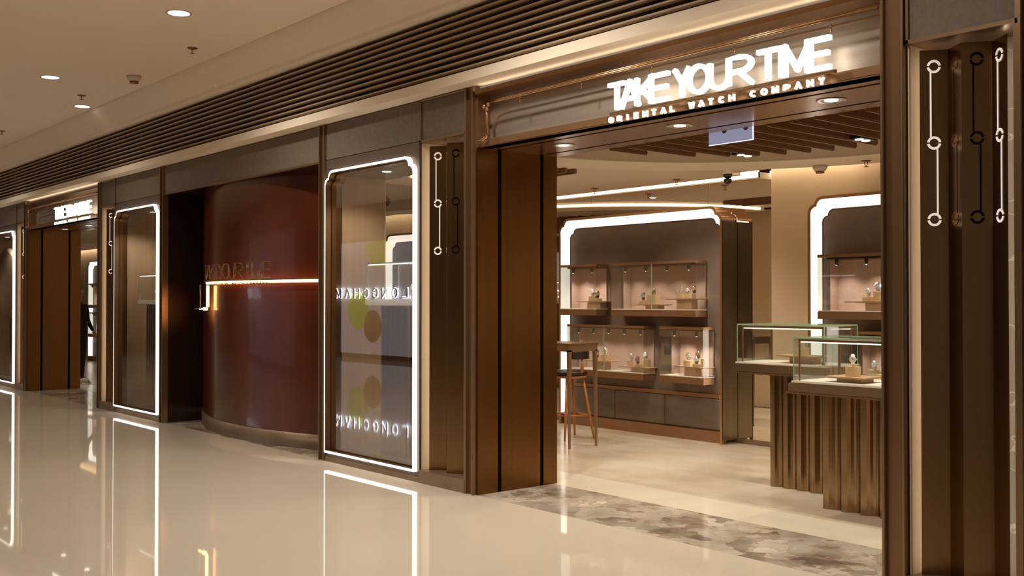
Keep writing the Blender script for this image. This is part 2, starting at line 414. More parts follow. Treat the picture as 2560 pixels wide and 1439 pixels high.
def pilaster(k, x0, x1, label, label2, first=False):
    W_ = x1 - x0
    t = sthing('trim_%d' % k, (x0, 0, 0), label, 'niche frame')
    obj('header_panel', MB().box(.012, W_ - .012, -.005, .03, 2.835, 3.150), 'panel_leather', t)
    b = MB().box(0, .012, -.02, .04, 2.81, 3.165).box(W_ - .012, W_, -.02, .04, 2.81, 3.165).box(0, W_, -.02, .04, 3.15, 3.165)
    obj('header_frame', b.box(0, W_, -.02, .24, 2.812, 2.833), 'brass', t)
    obj('plinth', MB().box(0, W_, -.03, .24, 0, .105), 'kick_bronze', t)
    obj('side_cheek', MB().box(0, .008, 0, .24, .105, 2.812), 'cream_wall', t)  # cream instead of brown metal, so this cheek reads as brightly lit
    obj('side_cheek', MB().box(W_ - .02, W_, -.02, .24, .105, 2.812), 'brass', t)
    obj('stone_back', MB().box(0, W_, .24, .26, .105, 2.812), 'marble_grey', t)
    g = thing('metal_screen', (x0, 0, .105), label2, 'screen')
    P = [(.036, .05), (.141, .135), (.25, .05), (.36, .135), (.469, .05)]
    sc = (W_ - .03) / .518
    P = [(a * sc, c) for a, c in P]
    sy = ('symbol_painted_glow', 'symbol_painted_copper', 'black_gap', 'symbol_painted_glow')  # plates for cut-outs
    for i in range(4):
        (ax, ay), (bx, by) = P[i], P[i + 1]
        th = .004
        bl = obj('blade', MB().poly([[(ax, 0), (bx, 0), (bx, 2.68), (ax, 2.68)]], lambda X, Z: (X, ay + (by - ay) * (X - ax) / (bx - ax), Z),
                 lambda X, Z: (X, ay + th + (by - ay) * (X - ax) / (bx - ax), Z)), 'screen_metal', g)
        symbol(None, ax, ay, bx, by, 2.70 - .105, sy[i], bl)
    obj('light_strip', MB().box(P[0][0] + .05, P[0][0] + .06, .13, .14, .0, 2.66), 'glow_niche', g)
    obj('light_strip', MB().box(P[4][0] - .06, P[4][0] - .05, .15, .16, .0, 2.66), 'glow_niche', g)
    return t
mat('glow_niche', (1, 1, 1), .5, emit=(1, .86, .68), es=8)
mat('symbol_painted_glow', (.4, .4, .4), .5, emit=(1, .86, .74), es=.62)  # plate glow imitates light coming through the cut-outs
mat('symbol_painted_copper', (.30, .15, .06), .3, .9)

def window_bay(k, x0, x1, zt, label):
    """metal panel with a light-tube outline, glass and a shallow open-backed display box"""
    W_ = x1 - x0
    t = sthing('window_%d' % k, (x0, 0, 0), label, 'shop window')
    hx0, hx1, hz0, hz1 = .035, W_ - .03, .085, 2.715
    hole = notch(hx0, hx1, hz0, hz1, .065)
    outer = [(0, .0), (W_, .0), (W_, 2.825), (0, 2.825)]
    obj('frame_panel', MB().poly([outer, hole], lambda a, c: (a, -.012, c), lambda a, c: (a, .03, c)), 'panel_bronze', t)
    obj('upper_panel', MB().box(.0, W_, -.012, .03, 2.831, 3.16), 'panel_leather', t)
    obj('plinth', MB().box(0, W_, -.022, -.012, 0, .045), 'kick_bronze', t)
    cx, cz = (hx0 + hx1) / 2, (hz0 + hz1) / 2
    ring = notch(hx0 + .010, hx1 - .010, hz0 + .010, hz1 - .010, .065)
    rout, rin = notch(hx0 + .0, hx1 - .0, hz0 + .0, hz1 - .0, .065), notch(hx0 + .016, hx1 - .016, hz0 + .022, hz1 - .022, .062)
    Y_ = lambda l, y: [(a, y, c) for a, c in l]
    obj('light_tube', MB().strip(Y_(rout, -.013), Y_(rout, -.05)).strip(Y_(rout, -.05), Y_(rin, -.05)), 'glow_white', t)
    obj('tube_liner', MB().strip(Y_(rin, -.051), Y_(rin, .03)), 'brass_dark', t)
    gl = notch(hx0 + .03, hx1 - .03, hz0 + .03, hz1 - .03, .065)
    obj('glass_pane', MB().poly([gl], lambda a, c: (a, .008, c)), 'glass', t)
    lin = notch(hx0 + .028, hx1 - .028, hz0 + .028, hz1 - .028, .065)
    r1 = [(a, .012, c) for a, c in lin]; r2 = [(a, .11, c) for a, c in lin]
    obj('inner_reveal', MB().strip(r1, r2), 'brass_jamb', t)
    obj('joint', MB().strip(r2, [(a, .12, c) for a, c in lin]), 'black_gap', t)
    # side walls, floor and ceiling of the display box
    obj('side_wall', MB().box(hx0, hx0 + .027, .12, .60, hz0, hz1 + .02), 'brass_wall', t)
    obj('side_wall', MB().box(hx1 - .027, hx1, .12, .60, hz0, hz1 + .02), 'brass_wall', t)
    obj('display_floor', MB().box(hx0, hx1, .03, .60, .0, hz0 + .026), 'panel_bronze', t)
    obj('display_ceiling', MB().box(hx0, hx1, .12, .60, hz1 - .03, hz1 + .04), 'panel_bronze', t)
    dl = obj('downlight', MB().lathe([(.055, -.004), (.055, 0), (.045, 0)], (cx - .12, .24, hz1 - .032), 20), 'chrome', t)
    obj('lamp', MB().lathe([(.040, -.006), (.036, -.001)], (cx - .12, .24, hz1 - .032), 20), 'glow_lamp', dl)
    lamp('SPOT', (x0 + cx - .12, .20, hz1 - .06), 70, (1, .88, .74), .03, cone=140, name='window_downlight_lamp')
    return t
vary(mat('brass_wall', (.42, .28, .17), .42, .55), 20, (.40, .26, .155), (.45, .30, .18), stretch=(1, 1, .03))

def plinth_case(x, y, label, group):
    """tall fluted bronze pedestal carrying a glass display box"""
    t = thing('display_pedestal', (x, y, .112), label, 'pedestal', group)
    def fl(cx, cy, hw, hd, n1, n2, dep=.02):
        pts = []
        for (ax, ay, bx, by, n) in ((-hw, -hd, hw, -hd, n1), (hw, -hd, hw, hd, n2), (hw, hd, -hw, hd, n1), (-hw, hd, -hw, -hd, n2)):
            L_ = math.hypot(bx - ax, by - ay); dx, dy = (bx - ax) / L_, (by - ay) / L_; nx, ny = -dy, dx
            for i in range(n):
                for q in range(6):
                    s_ = (i + q / 6) / n; o_ = dep * sin(pi * q / 6)
                    pts.append((cx + ax + dx * L_ * s_ + nx * o_, cy + ay + dy * L_ * s_ + ny * o_))
        return pts
    pts = fl(0, 0, .20, .15, 5, 4)
    obj('column', MB().poly([pts], lambda a, c: (a, c, 0), lambda a, c: (a, c, 1.345)), 'bronze_fluted', t)
    obj('slab', MB().bbox(-.42, .42, -.19, .19, 1.345, 1.405, .006), 'stone_white', t)
    fr = MB()
    for a in (-.40, .40):
        for c in (-.17, .17): fr.box(a - .005, a + .005, c - .005, c + .005, 1.405, 1.735)
    obj('case_frame', fr.box(-.405, .405, -.175, -.165, 1.725, 1.735).box(-.405, .405, .165, .175, 1.725, 1.735), 'chrome', t)
    obj('glass_box', MB().box(-.41, .41, -.18, .18, 1.405, 1.74), 'glass_case', t)
    obj('light_strip', MB().box(-.395, .395, -.162, -.15, 1.715, 1.724), 'glow_white', t)
    return t

def entrance(k, x0, x1, d, label, sx, ssc, slabel):
    """recessed lit sign header, soffit, jambs"""
    W_ = x1 - x0
    t = sthing('door_%d' % k, (x0, 0, 0), label, 'shop entrance')
    # header box
    obj('header_cheek', MB().box(-.09, 0, .0, .14, 2.692, 3.135), 'copper_satin', t); obj('header_cheek', MB().box(W_, W_ + .05, .0, .14, 2.692, 3.135), 'copper_satin', t)
    obj('top_trim', MB().box(0, W_, -.03, .14, 3.10, 3.135), 'copper_satin', t)
    obj('top_light', MB().box(.02, W_ - .02, -.005, .01, 3.137, 3.142), 'glow_cove', t)
    obj('sign_panel', MB().box(.0, W_, .125, .14, 2.70, 3.14), 'brushed_steel', t)
    obj('panel_frame', MB().box(.12, W_ - .0, .118, .125, 3.03, 3.036), 'copper', t)
    obj('lower_fascia', MB().bbox(0, W_, -.0, .03, 2.69, 2.742, .004), 'copper_satin', t)
    obj('ledge_light', MB().box(.14, W_ - .14, .085, .10, 2.70, 2.706), 'glow_ledge', t)
    obj('ledge', MB().box(0, W_, .03, .125, 2.69, 2.70), 'copper_satin', t)
    g = .022
    for (a, c) in ((.03, .2), (.235, .645), (.68, d)):
        obj('soffit_panel', MB().box(0, W_, a, c, 2.69, 2.71), 'soffit_metal', t)
    obj('shadow_gap', MB().box(0, W_, .15, d - .02, 2.715, 2.74), 'black_gap', t)
    # back of header above the soffit, facing the shop
    obj('header_back', MB().box(0, W_, d - .02, d, 2.71, 2.83), 'plaster_shop', t)
    for s_, nm in ((0, 'left'), (1, 'right')):
        for (a, c) in ((0, .2), (.235, .645), (.68, d)):
            xa = -.09 if s_ == 0 else W_
            obj('jamb_panel', MB().box(xa, xa + .09, a, c, 0, 2.69), 'brass_jamb', t)
        xa = -.09 if s_ == 0 else W_ + .012
        obj('jamb_core', MB().box(xa, xa + .078, .02, d - .02, 0, 2.7), 'black_gap', t)
    for q in (.15, .488, .83):
        dl = obj('downlight', MB().lathe([(.088, 2.6895), (.090, 2.686), (.084, 2.684), (.055, 2.688), (.040, 2.6885)], (W_ * q, .43, 0), 28), 'chrome', t)
        obj('lamp', MB().lathe([(.040, 2.6865), (.040, 2.688)], (W_ * q, .43, 0), 24), 'glow_lamp', dl)
    lit_sign(sx, ssc, slabel)
    # ornamental pipe work
    p = thing('pipe_ornament', (x0, -.02, 2.70), 'coppery double pipe ornament with knob framing the header of the ' + ('near' if k == 1 else 'far left') + ' shop entrance', 'pipe ornament')
    obj('pipe', MB().tube([(.04, -.02, .035), (.12, -.02, .035), (.155, -.02, .05), (.165, -.02, .08), (.165, -.02, .22), (.155, -.02, .26)], .012, 10), 'pipe_metal', p)
    obj('pipe', MB().tube([(.20, -.02, .30), (.3, -.02, .305), (W_, -.02, .33)], .009, 8), 'pipe_metal', p)
    obj('pipe', MB().tube([(.17, .02, .30), (.22, .02, .325), (.3, .02, .33), (W_, .02, .355)], .007, 8), 'pipe_metal', p)
    for a, c in ((.13, .285), (.165, .262), (.18, .292)):
        obj('knob', MB().lathe([(0, -.018), (.012, -.013), (.018, 0), (.012, .013), (0, .018)], (a, -.02, c), 14), 'pipe_metal', p)
    for k2 in range(5):
        a = .55 + k2 * (W_ - .7) / 4.2
        obj('finial', MB().tube([(a, -.02, .30), (a, -.02, .265)], .004, 6).lathe([(0, -.008), (.007, 0), (0, .008)], (a, -.02, .26), 8), 'pipe_metal', p)
    return t
mat('soffit_metal', (.34, .20, .12), .25, .8)

# order: left to right
window_bay(1, -22.0, -19.17, 2.715, 'leftmost shop window with a round clock behind the glass and a white light tube outline')
pilaster(3, -19.14, -18.62, 'narrow niche frame left of the far entrance', 'zigzag bronze screen with ring cutouts left of the far entrance')
post(4, -18.61, -18.53, 'slim bronze post left of the far entrance')
entrance(2, -18.47, -14.96, .85, 'far left shop entrance with lit header sign', -16.85, 1.0, 'glowing white three-word letter sign above the far left entrance')
post(5, -14.96, -14.88, 'slim bronze post right of the far entrance')
pilaster(6, -14.87, -14.30, 'narrow niche frame right of the far entrance', 'zigzag bronze screen with ring cutouts right of the far entrance')
window_bay(2, -14.28, -12.70, 2.715, 'shop window left of the dark red wall with white light tube outline')
post(7, -12.68, -12.58, 'slim bronze post between window and dark red wall, at its left end')
post(8, -8.745, -8.640, 'slim bronze post between dark red wall and near window')
window_bay(3, -8.635, -7.105, 2.715, 'near shop window left of the big entrance with white light tube outline')
pilaster(9, -7.09, -6.47, 'narrow niche frame between near window and big entrance', 'zigzag bronze screen with ring cutouts beside the near window')
post(10, -6.46, -6.355, 'bronze post at the left side of the big entrance')
entrance(1, -6.335, -2.91, .83, 'big shop entrance on the right with lit header sign', -4.86, 1.0, 'glowing white three-word letter sign above the big entrance')
post(11, -2.905, -2.775, 'wide bronze post at the right side of the big entrance')
pilaster(12, -2.768, -2.205, 'niche frame at the right edge with white stone back', 'zigzag bronze screen with ring cutouts at the right edge')
post(13, -2.20, -2.10, 'bronze post at the far right edge')
struct('wall_right', MB().box(-2.10, 6, -.02, .1, 0, 3.17), 'panel_bronze', 'bronze shopfront wall beyond the right edge', 'wall')
struct('wall_left', MB().box(-40, -22.02, -.02, .1, 0, 3.17), 'panel_bronze', 'bronze shopfront wall beyond the left edge', 'wall')

# ------------------------------------------------------------------ bay with the curved red wall
CX, CY, CR = -10.67, 4.165, 4.128
def arcxy(x, off=0):
    return CY - math.sqrt((CR + off) ** 2 - (x - CX) ** 2)
b = MB(); A0, A1 = math.asin(-1.955 / CR), math.asin(1.945 / CR); n = 60
def ringpts(rad, z, n=60): return [(CX + rad * sin(A0 + (A1 - A0) * k / n), CY - rad * cos(A0 + (A1 - A0) * k / n), z) for k in range(n + 1)]
b.strip(ringpts(CR, .0), ringpts(CR, 2.84), True, closed=False); b.strip(ringpts(CR - .06, 0), ringpts(CR - .06, 2.84), True, closed=False)
struct('wall_curved', b, 'red_lacquer', 'curved glossy dark red wall between the two shop windows', 'wall')
b = MB(); b.strip(ringpts(CR + .014, 0), ringpts(CR + .014, .155), True, closed=False); b.strip(ringpts(CR + .014, .155), ringpts(CR - .01, .155), False, closed=False)
b.strip(ringpts(CR - .01, 0), ringpts(CR - .01, .155), True, closed=False)
struct('baseboard_curved', b, 'kick_bronze', 'bronze baseboard under the curved red wall', 'baseboard')
struct('wall_recess_left', MB().box(-12.66, -12.59, .04, .62, 0, 2.84), 'dark_lacquer', 'near-black side wall left of the curved red wall', 'wall')
struct('wall_recess_right', MB().box(-8.74, -8.70, .04, .62, 0, 2.84), 'dark_lacquer', 'near-black side wall right of the curved red wall', 'wall')
struct('ceiling', MB().box(-12.59, -8.74, .03, 1.0, 2.84, 2.86), 'dark_lacquer', 'dark ceiling over the curved red wall', 'ceiling')
t = sthing('trim_14', (-12.58, 0, 2.81), 'wide brown header panel above the curved red wall', 'header panel')
obj('panel', MB().box(0, 3.835, -.008, .03, .02, .35), 'panel_leather', t)
obj('edge_strip', MB().box(0, 3.835, -.014, .03, 0, .018), 'brass', t)
struct('floor', MB().box(-12.59, -8.74, 0, .62, -.1, .002), 'marble', 'veined marble strip in front of the curved red wall', 'floor')
# copper light channel with the word sign, following the curve
t = thing('light_channel', (-11.49, arcxy(-11.49) - .06, 1.41), 'glowing orange light channel bent along the curved red wall', 'light fitting')
ox, oy = -11.49, arcxy(-11.49) - .06
def cpts(x0, x1, off, z, n=40): return [(x0 + (x1 - x0) * k / n - ox, arcxy(x0 + (x1 - x0) * k / n, off) - oy, z - 1.41) for k in range(n + 1)]
obj('channel', MB().tube(cpts(-11.50, -8.76, .075, 1.728), .010, 8), 'brass_dark', t)
mat('glow_orange2', (1, .8, .5), .5, emit=(1, .50, .17), es=7.5)
obj('light_tube', MB().tube(cpts(-11.49, -8.76, .055, 1.706), .015, 8), 'glow_orange2', t)
obj('light_tube', MB().tube([(0.01, .01, .27), (0.01, .01, .02)], .018, 8), 'glow_orange2', t)
obj('channel', MB().tube([(-.10, -.03, .28), (-.105, -.03, .0), (-.2, -.03, -.0), (-.24, -.03, 0)], .010, 8), 'brass_dark', t)
obj('light_tube', MB().tube([(0.005, 0, .0), (-.07, 0, .0)], .018, 8), 'glow_orange2', t)
obj('light_tube', MB().tube([(-.13, 0, .0), (-.19, 0, .0)], .010, 8), 'glow_orange2', t)
obj('bracket', MB().tube([(-.2, 0, 0), (-.30, 0, 0)], .007, 8), 'brass_dark', t)
lamp('SPOT', (-11.80, .02, 1.41), 16, (1, .40, .10), .01, rot=(0, radians(90), 0), cone=50, blend=1, name='orange_wall_wash_lamp')
t = thing('outline_sign', (-11.49, oy, 1.745), 'dark outlined three-word lettering standing on the orange light channel', 'sign')
sc = 1.63 / 1.68
for ch, a, c in BIG:
    def fn(X, D, Z):
        xx = -11.49 + X; return (X, arcxy(xx, .085) + D - oy, Z)
    mb = MB()
    z0, z1, W_ = 0, .165, (c - a) * sc
    for st in G[ch]:
        for off in (-.012, .012):
            P = [fn(a * sc + p[0] * W_ + off, 0, z0 + p[1] * (z1 - z0)) for p in st]
            mb.tube(P, .0024, 5)
    obj('letter', mb, 'brass', t)
for k, ch in enumerate(SMALL):
    if ch == ' ': continue
    a = .42 + k * .055
    obj('small_letter', strokes(ch, a, a + .03, -.07, -.045, .004, -.003, .003, lambda X, D, Z: (X, arcxy(-11.49 + X, .09) + D - oy, Z)), 'brass_dark', t)

# ------------------------------------------------------------------ shop interior shell
YB = 3.96
struct('floor', MB().box(-6.335, -2.91, 0, .79, -.1, .001), 'marble', 'brown and cream veined marble threshold of the big entrance', 'floor')
struct('floor', MB().box(-18.47, -14.96, 0, .79, -.1, .001), 'marble', 'brown and cream veined marble threshold of the far left entrance', 'floor')
struct('floor', MB().box(-40, 6, .79, 1.27, -.1, .0), 'stone_border', 'smooth cream stone band behind the marble thresholds', 'floor')
struct('floor', MB().box(-40, 6, 1.27, 4.3, -.1, -.001), 'travertine', 'beige travertine floor inside the shop', 'floor')
for i, (a, c) in enumerate(((-40, -18.47), (-14.96, -12.59), (-8.74, -6.335), (-2.91, 6))):
    struct('floor', MB().box(a, c, 0, .79, -.1, -.002), 'stone_border', 'stone floor behind shopfront wall section %s' % 'abcd'[i], 'floor')
RX, RY, R1, R2, RS = -4.44, .87, 2.25, 2.82, 1.36
# flat ceiling with a round opening, cut straight at the back to leave a light slot
n = 72; hole = []
circ = [(RX + (R2 + .0) * cos(2 * pi * k / n), RY + (R2 + .0) * sin(2 * pi * k / n)) for k in range(n)]
hole = [p for p in circ if p[1] >= .84]
i0 = max(range(len(hole)), key=lambda i: math.hypot(hole[i][0] - hole[(i + 1) % len(hole)][0], hole[i][1] - hole[(i + 1) % len(hole)][1]))
hole = hole[i0 + 1:] + hole[:i0 + 1]
outer = [(-40, .83), (hole[-1][0] if hole[-1][0] < hole[0][0] else hole[0][0], .83)]
hl = hole if hole[0][0] < hole[-1][0] else hole[::-1]
la = [p for p in hl if p[0] < RX and p[1] < 3.58]; ra_ = [p for p in hl if p[0] > RX and p[1] < 3.58]
loop = [(-40, .83), (hl[0][0], .83)] + la + [(-5.30, 3.58), (-6.75, 3.58), (-6.75, 3.80), (-40, 3.80)]
QX, QY, Q2 = -11.5, .95, 2.72
hole2 = [(QX + Q2 * cos(pi * k / 60), QY + Q2 * sin(pi * k / 60)) for k in range(61)]
loop2 = [(-3.58, 3.58)] + ra_ + [(hl[-1][0], .83), (6, .83), (6, 3.58)]
struct('ceiling', MB().poly([loop, hole2], lambda a, c: (a, c, 2.805), lambda a, c: (a, c, 2.87)).poly([loop2], lambda a, c: (a, c, 2.805), lambda a, c: (a, c, 2.87)), 'plaster_shop', 'beige shop ceiling around the round lowered ring', 'ceiling')
# lowered ring and inner disc
def halfring(ra, rb, zz0, zz1, n=64):
    pts = []
    def P(rad): return [(RX + rad * cos(t_), RY + rad * sin(t_)) for t_ in [math.asin(max(-1, (.84 - RY) / rad)) + (pi - 2 * math.asin(max(-1, (.84 - RY) / rad))) * k / n for k in range(n + 1)]]
    o_ = P(ra)
    if rb: o_ = o_ + P(rb)[::-1]
    return o_
mat('plaster_ring', (.72, .60, .46), .75)
struct('ceiling', MB().poly([halfring(R2, R1, 0, 0)], lambda a, c: (a, c, 2.752), lambda a, c: (a, c, 2.80)), 'plaster_ring', 'pale curved ring of the shop ceiling', 'ceiling')
struct('ceiling', MB().poly([halfring(R1 + .02, 0, 0, 0)], lambda a, c: (a, c, 2.765), lambda a, c: (a, c, 2.80)), 'plaster_taupe', 'taupe half-round ceiling inside the pale ring, above the slats', 'ceiling')
b = MB(); o1 = [(RX + (R2 + .012) * cos(radians(2 + 176 * k / 70)), RY + (R2 + .012) * sin(radians(2 + 176 * k / 70))) for k in range(71)]
b.strip([(x, y, 2.768) for x, y in o1], [(x, y, 2.788) for x, y in o1], True, closed=False)
tag(obj('cove_light', b, 'glow_cove'), 'thin curved line of light around the outer edge of the near pale ceiling ring', 'light')
def sector(ra, rb): return [(QX + ra * cos(pi * k / 60), QY + ra * sin(pi * k / 60)) for k in range(61)] + ([(QX + rb * cos(pi * k / 60), QY + rb * sin(pi * k / 60)) for k in range(60, -1, -1)] if rb else [])
struct('ceiling', MB().poly([sector(Q2, 2.2)], lambda a, c: (a, c, 2.752), lambda a, c: (a, c, 2.80)), 'plaster_ring', 'second pale curved ring further left on the shop ceiling', 'ceiling')
struct('ceiling', MB().poly([sector(2.22, 0)], lambda a, c: (a, c, 2.765), lambda a, c: (a, c, 2.80)), 'plaster_taupe', 'taupe half-round ceiling inside the second ring', 'ceiling')
b = MB(); o1 = [(QX + (Q2 + .012) * cos(radians(2 + 176 * k / 70)), QY + (Q2 + .012) * sin(radians(2 + 176 * k / 70))) for k in range(71)]
b.strip([(x, y, 2.762) for x, y in o1], [(x, y, 2.790) for x, y in o1], True, closed=False)
tag(obj('cove_light', b, 'glow_cove'), 'thin curved line of light around the second ceiling ring, seen in the wall mirrors', 'light')
# cove slot along the back
struct('ceiling', MB().box(-40, 6, 3.57, 4.3, 2.93, 2.96), 'plaster_shop', 'recessed top of the light slot along the back wall', 'ceiling')
struct('trim_15', MB().box(-40, -6.75, 3.79, 3.80, 2.81, 2.95).box(-6.75, 6, 3.57, 3.58, 2.81, 2.95), 'plaster_shop', 'upstand of the light slot', 'trim')
tag(obj('cove_light', MB().box(-40, -6.76, 3.802, 3.812, 2.815, 2.90).box(-6.765, -5.3, 3.582, 3.592, 2.815, 2.90), 'glow_cove'), 'long straight line of cove light along the top of the shop back wall', 'light')
# back walls
mk = [(-9.95, -9.13), (-9.125, -7.31), (-7.305, -6.30)]
for (a, c), lb in zip(mk, ('left', 'middle', 'right')):
    o = obj('mirror_panel', MB().box(a, c, YB, YB + .02, .05, 2.93), 'mirror')
    tag(o, {'left': 'tall wall mirror behind the left part of the big display wall', 'middle': 'tall wall mirror behind the middle of the big display wall', 'right': 'tall wall mirror strip between big display wall and cream pier'}[lb], 'mirror')
struct('baseboard_back', MB().box(-9.95, -6.30, YB - .012, YB + .02, 0, .05), 'kick_bronze', 'bronze baseboard under the wall mirrors', 'baseboard')
struct('wall_back', MB().box(-40, -9.95, YB, YB + .1, 0, 2.95), 'cream_wall', 'cream back wall in the left part of the shop', 'wall')
# cream pier with an opening for the right display wall
U2X0, U2X1 = -5.87, -3.38
b = MB(); outer = [(-6.30, .10), (-1.5, .10), (-1.5, 2.93), (-6.30, 2.93)]
hl = notch(U2X0, U2X1, .101, 2.505, .075); 
b.poly([[(-6.30, 0.0), (U2X0, 0.0)] + [p for p in reversed(hl[2:])][0:] + [(U2X1, 0.0), (-1.5, 0.0), (-1.5, 2.93), (-6.30, 2.93)]], lambda a, c: (a, 3.71, c), lambda a, c: (a, YB + .05, c))
struct('wall_back_right', b, 'cream_wall', 'cream wall pier around the right display wall', 'wall')
struct('baseboard_back_right', MB().box(-6.31, U2X0 - .01, 3.695, 3.71, 0, .10), 'kick_bronze', 'bronze baseboard of the cream pier', 'baseboard')
struct('wall_shop_right', MB().box(-1.5, -1.4, .3, 4.1, 0, 2.95), 'cream_wall', 'cream right side wall inside the shop', 'wall')
struct('wall_shop_front', MB().box(-2.88, 6, .62, .66, 0, 2.85), 'cream_wall', 'cream inner side of the shopfront wall right of the entrance', 'wall')
struct('wall_shop_front_left', MB().box(-12.62, -8.66, .64, .67, 0, 2.80), 'cream_wall', 'cream inner side of the wall behind the curved red wall', 'wall')
# straps behind the shopfront so that the shop side is finished
for i, (a, c) in enumerate(((-40, -22.02), (-8.63, -6.45), (-2.90, 6), (-19.15, -18.5), (-14.9, -12.6), (-22.0, -19.15))):
    struct('trim_%d' % (16 + i), MB().box(a, c, .27, .60, 2.78, 2.95), 'plaster_shop', 'plaster downstand behind shopfront section %s' % 'abcdef'[i], 'trim')
# slats inside the half circle
for i in range(15):
    x = RX - 1.30 + i * .185
    h = math.sqrt(max(0, RS ** 2 - (x - RX) ** 2)); y1 = RY + h
    if y1 - .85 < .15: continue
    o = obj('ceiling_slat', MB().bbox(-.018, .018, 0, y1 - .85, 0, .085, .008), 'shop_slat'); o.location = (x, .85, 2.68)
    tag(o, 'brown ceiling slat of the half-round fan over the shop entrance', 'ceiling slat', 'ceiling slats over the shop entrance')
for i in range(15):
    x = QX - 1.30 + i * .185
    h = math.sqrt(max(0, RS ** 2 - (x - QX) ** 2))
    if h < .15: continue
    o = obj('ceiling_slat', MB().bbox(-.018, .018, 0, h, 0, .085, .008), 'shop_slat'); o.location = (x, QY, 2.68)
    tag(o, 'brown ceiling slat of the second half-round fan, seen in the wall mirrors', 'ceiling slat', 'ceiling slats of the second fan')
for i in range(4):
    o = obj('ceiling_slat', MB().bbox(0, 1.15, -.018, .018, 0, .05, .006), 'shop_slat'); o.location = (-8.58, 1.70 + i * .13, 2.755)
    tag(o, 'brown ceiling slat in the row left of the pale ceiling ring', 'ceiling slat', 'ceiling slats left of the ring')

# ------------------------------------------------------------------ display walls
def display_wall(x0, x1, label, cases, hollow=True):
    """casing with notched corners, light border, panel with openings for the glass cases, low cupboard doors"""
    W_ = x1 - x0; yf = 3.70; dep = YB - yf - .005
    t = thing('display_wall', (x0, yf, 0), label, 'display unit')
    o1 = notch(0, W_, 0, 2.505, .075); i1 = notch(.028, W_ - .028, .0, 2.477, .068)
    A_ = lambda l, y: [(a, y, c) for a, c in l]
    # outer skin, open at the bottom edge
    top_from = 2; sk = o1[top_from:]
    obj('bezel', MB().strip(A_(o1[1:] + [o1[0]], 0), A_(i1[1:] + [i1[0]], 0), closed=False).strip(A_(i1[1:] + [i1[0]], 0), A_(i1[1:] + [i1[0]], .022), closed=False), 'copper', t)
    hi = [p for p in o1[2:]]
    obj('top_hood', MB().strip(A_(hi, 0), A_(hi, dep), True, closed=False), 'copper', t)
    obj('side_panel', MB().box(-.001, .02, .001, dep, .0, 2.34), 'unit_side', t)
    obj('side_panel', MB().box(W_ - .02, W_ + .001, .012, dep, .04, 2.34), 'unit_side', t)
    p1 = notch(.098, W_ - .098, .12, 2.385, .062)
    ia = notch(.028, W_ - .028, .12, 2.477, .068)
    obj('light_border', MB().strip(A_(ia[1:] + [ia[0]], .006), A_(p1[1:] + [p1[0]], .104), closed=False), 'glow_unit', t)
    holes = [[(a - x0, z0), (c - x0, z0), (c - x0, z1), (a - x0, z1)] for a, c, z0, z1 in cases]
    obj('panel', MB().poly([p1] + holes, lambda a, c: (a, .102, c), lambda a, c: (a, .12, c)), 'unit_panel', t)
    obj('panel_edge', MB().tube([(a, .100, c) for a, c in p1], .004, 6, closed=True), 'brass_dark', t)
    obj('back_board', MB().box(.02, W_ - .02, dep - .01, dep, .04, 2.40), 'unit_panel', t)
    # low cupboards
    lw = (W_ - .20) / 3
    for k in range(3):
        a = .10 + k * lw
        obj('cupboard_door', MB().bbox(a + .003, a + lw - .003, .088, .1015, .135, .462, .002), 'unit_panel', t)
    obj('top_rail', MB().box(.098, W_ - .098, .082, .1015, .468, .508), 'copper_satin', t)
    obj('kickboard', MB().box(.028, W_ - .028, .06, .10, 0, .12), 'copper_satin', t)
    return t
CASES = {}
def wall_case(x0, x1, z0, z1, label, nspots, joint=True, lit=7):
    """copper and glass box hung on the display wall: y from 3.60 to 3.90"""
    t = thing('wall_showcase', (x0, 3.60, z0), label, 'showcase'); W_ = x1 - x0; H = z1 - z0; yb = .325
    obj('base', MB().bbox(0, W_, 0, .187, 0, .072, .003), 'copper_satin', t)
    obj('inner_base', MB().box(.02, W_ - .02, .187, yb, 0, .070), 'copper_satin', t)
    obj('stone_shelf', MB().box(.006, W_ - .006, .008, yb - .01, .072, .080), 'stone_white', t)
    obj('canopy', MB().bbox(0, W_, 0, .187, H - .028, H, .003), 'copper_satin', t)
    obj('inner_canopy', MB().box(.02, W_ - .02, .187, yb, H - .05, H), 'copper_satin', t)
    obj('back_panel', MB().box(.02, W_ - .02, yb - .01, yb, .08, H - .05), 'fabric_rose', t)
    b = MB().box(.02, .03, .187, yb - .01, .08, H - .05).box(W_ - .03, W_ - .02, .187, yb - .01, .08, H - .05)
    obj('side_lining', b, 'fabric_rose', t)
    g = MB().box(.003, W_ - .003, .003, .006, .08, H - .028).box(.003, .006, .006, .187, .08, H - .028).box(W_ - .006, W_ - .003, .006, .187, .08, H - .028)
    gp = obj('glass', g, 'glass_case', t)
    if joint: obj('glass_joint', MB().box(W_ / 2 - .002, W_ / 2 + .002, .001, .008, .08, H - .028), 'glass_edge', gp)
    obj('track', MB().box(.06, W_ - .06, .074, .086, H - .044, H - .028), 'black_plastic', t)
    for k in range(nspots):
        a = W_ * (k + .5) / nspots
        sp = obj('spotlight', MB().lathe([(.004, .03), (.018, .026), (.019, 0), (.012, -.022), (.009, -.028)], (a, .08, H - .072), 12), 'black_plastic', t)
        obj('lens', MB().lathe([(.008, -.031), (.008, -.029)], (a, .08, H - .072), 10), 'glow_lamp', sp)
        lamp('SPOT', (x0 + a, 3.60 + .075, z0 + H - .108), lit / max(1, nspots) * 5, (1, .86, .74), .012, rot=(radians(22), 0, 0), cone=100, blend=1, name='showcase_spot_lamp')
    return t
U1X0, U1X1 = -9.43, -6.915
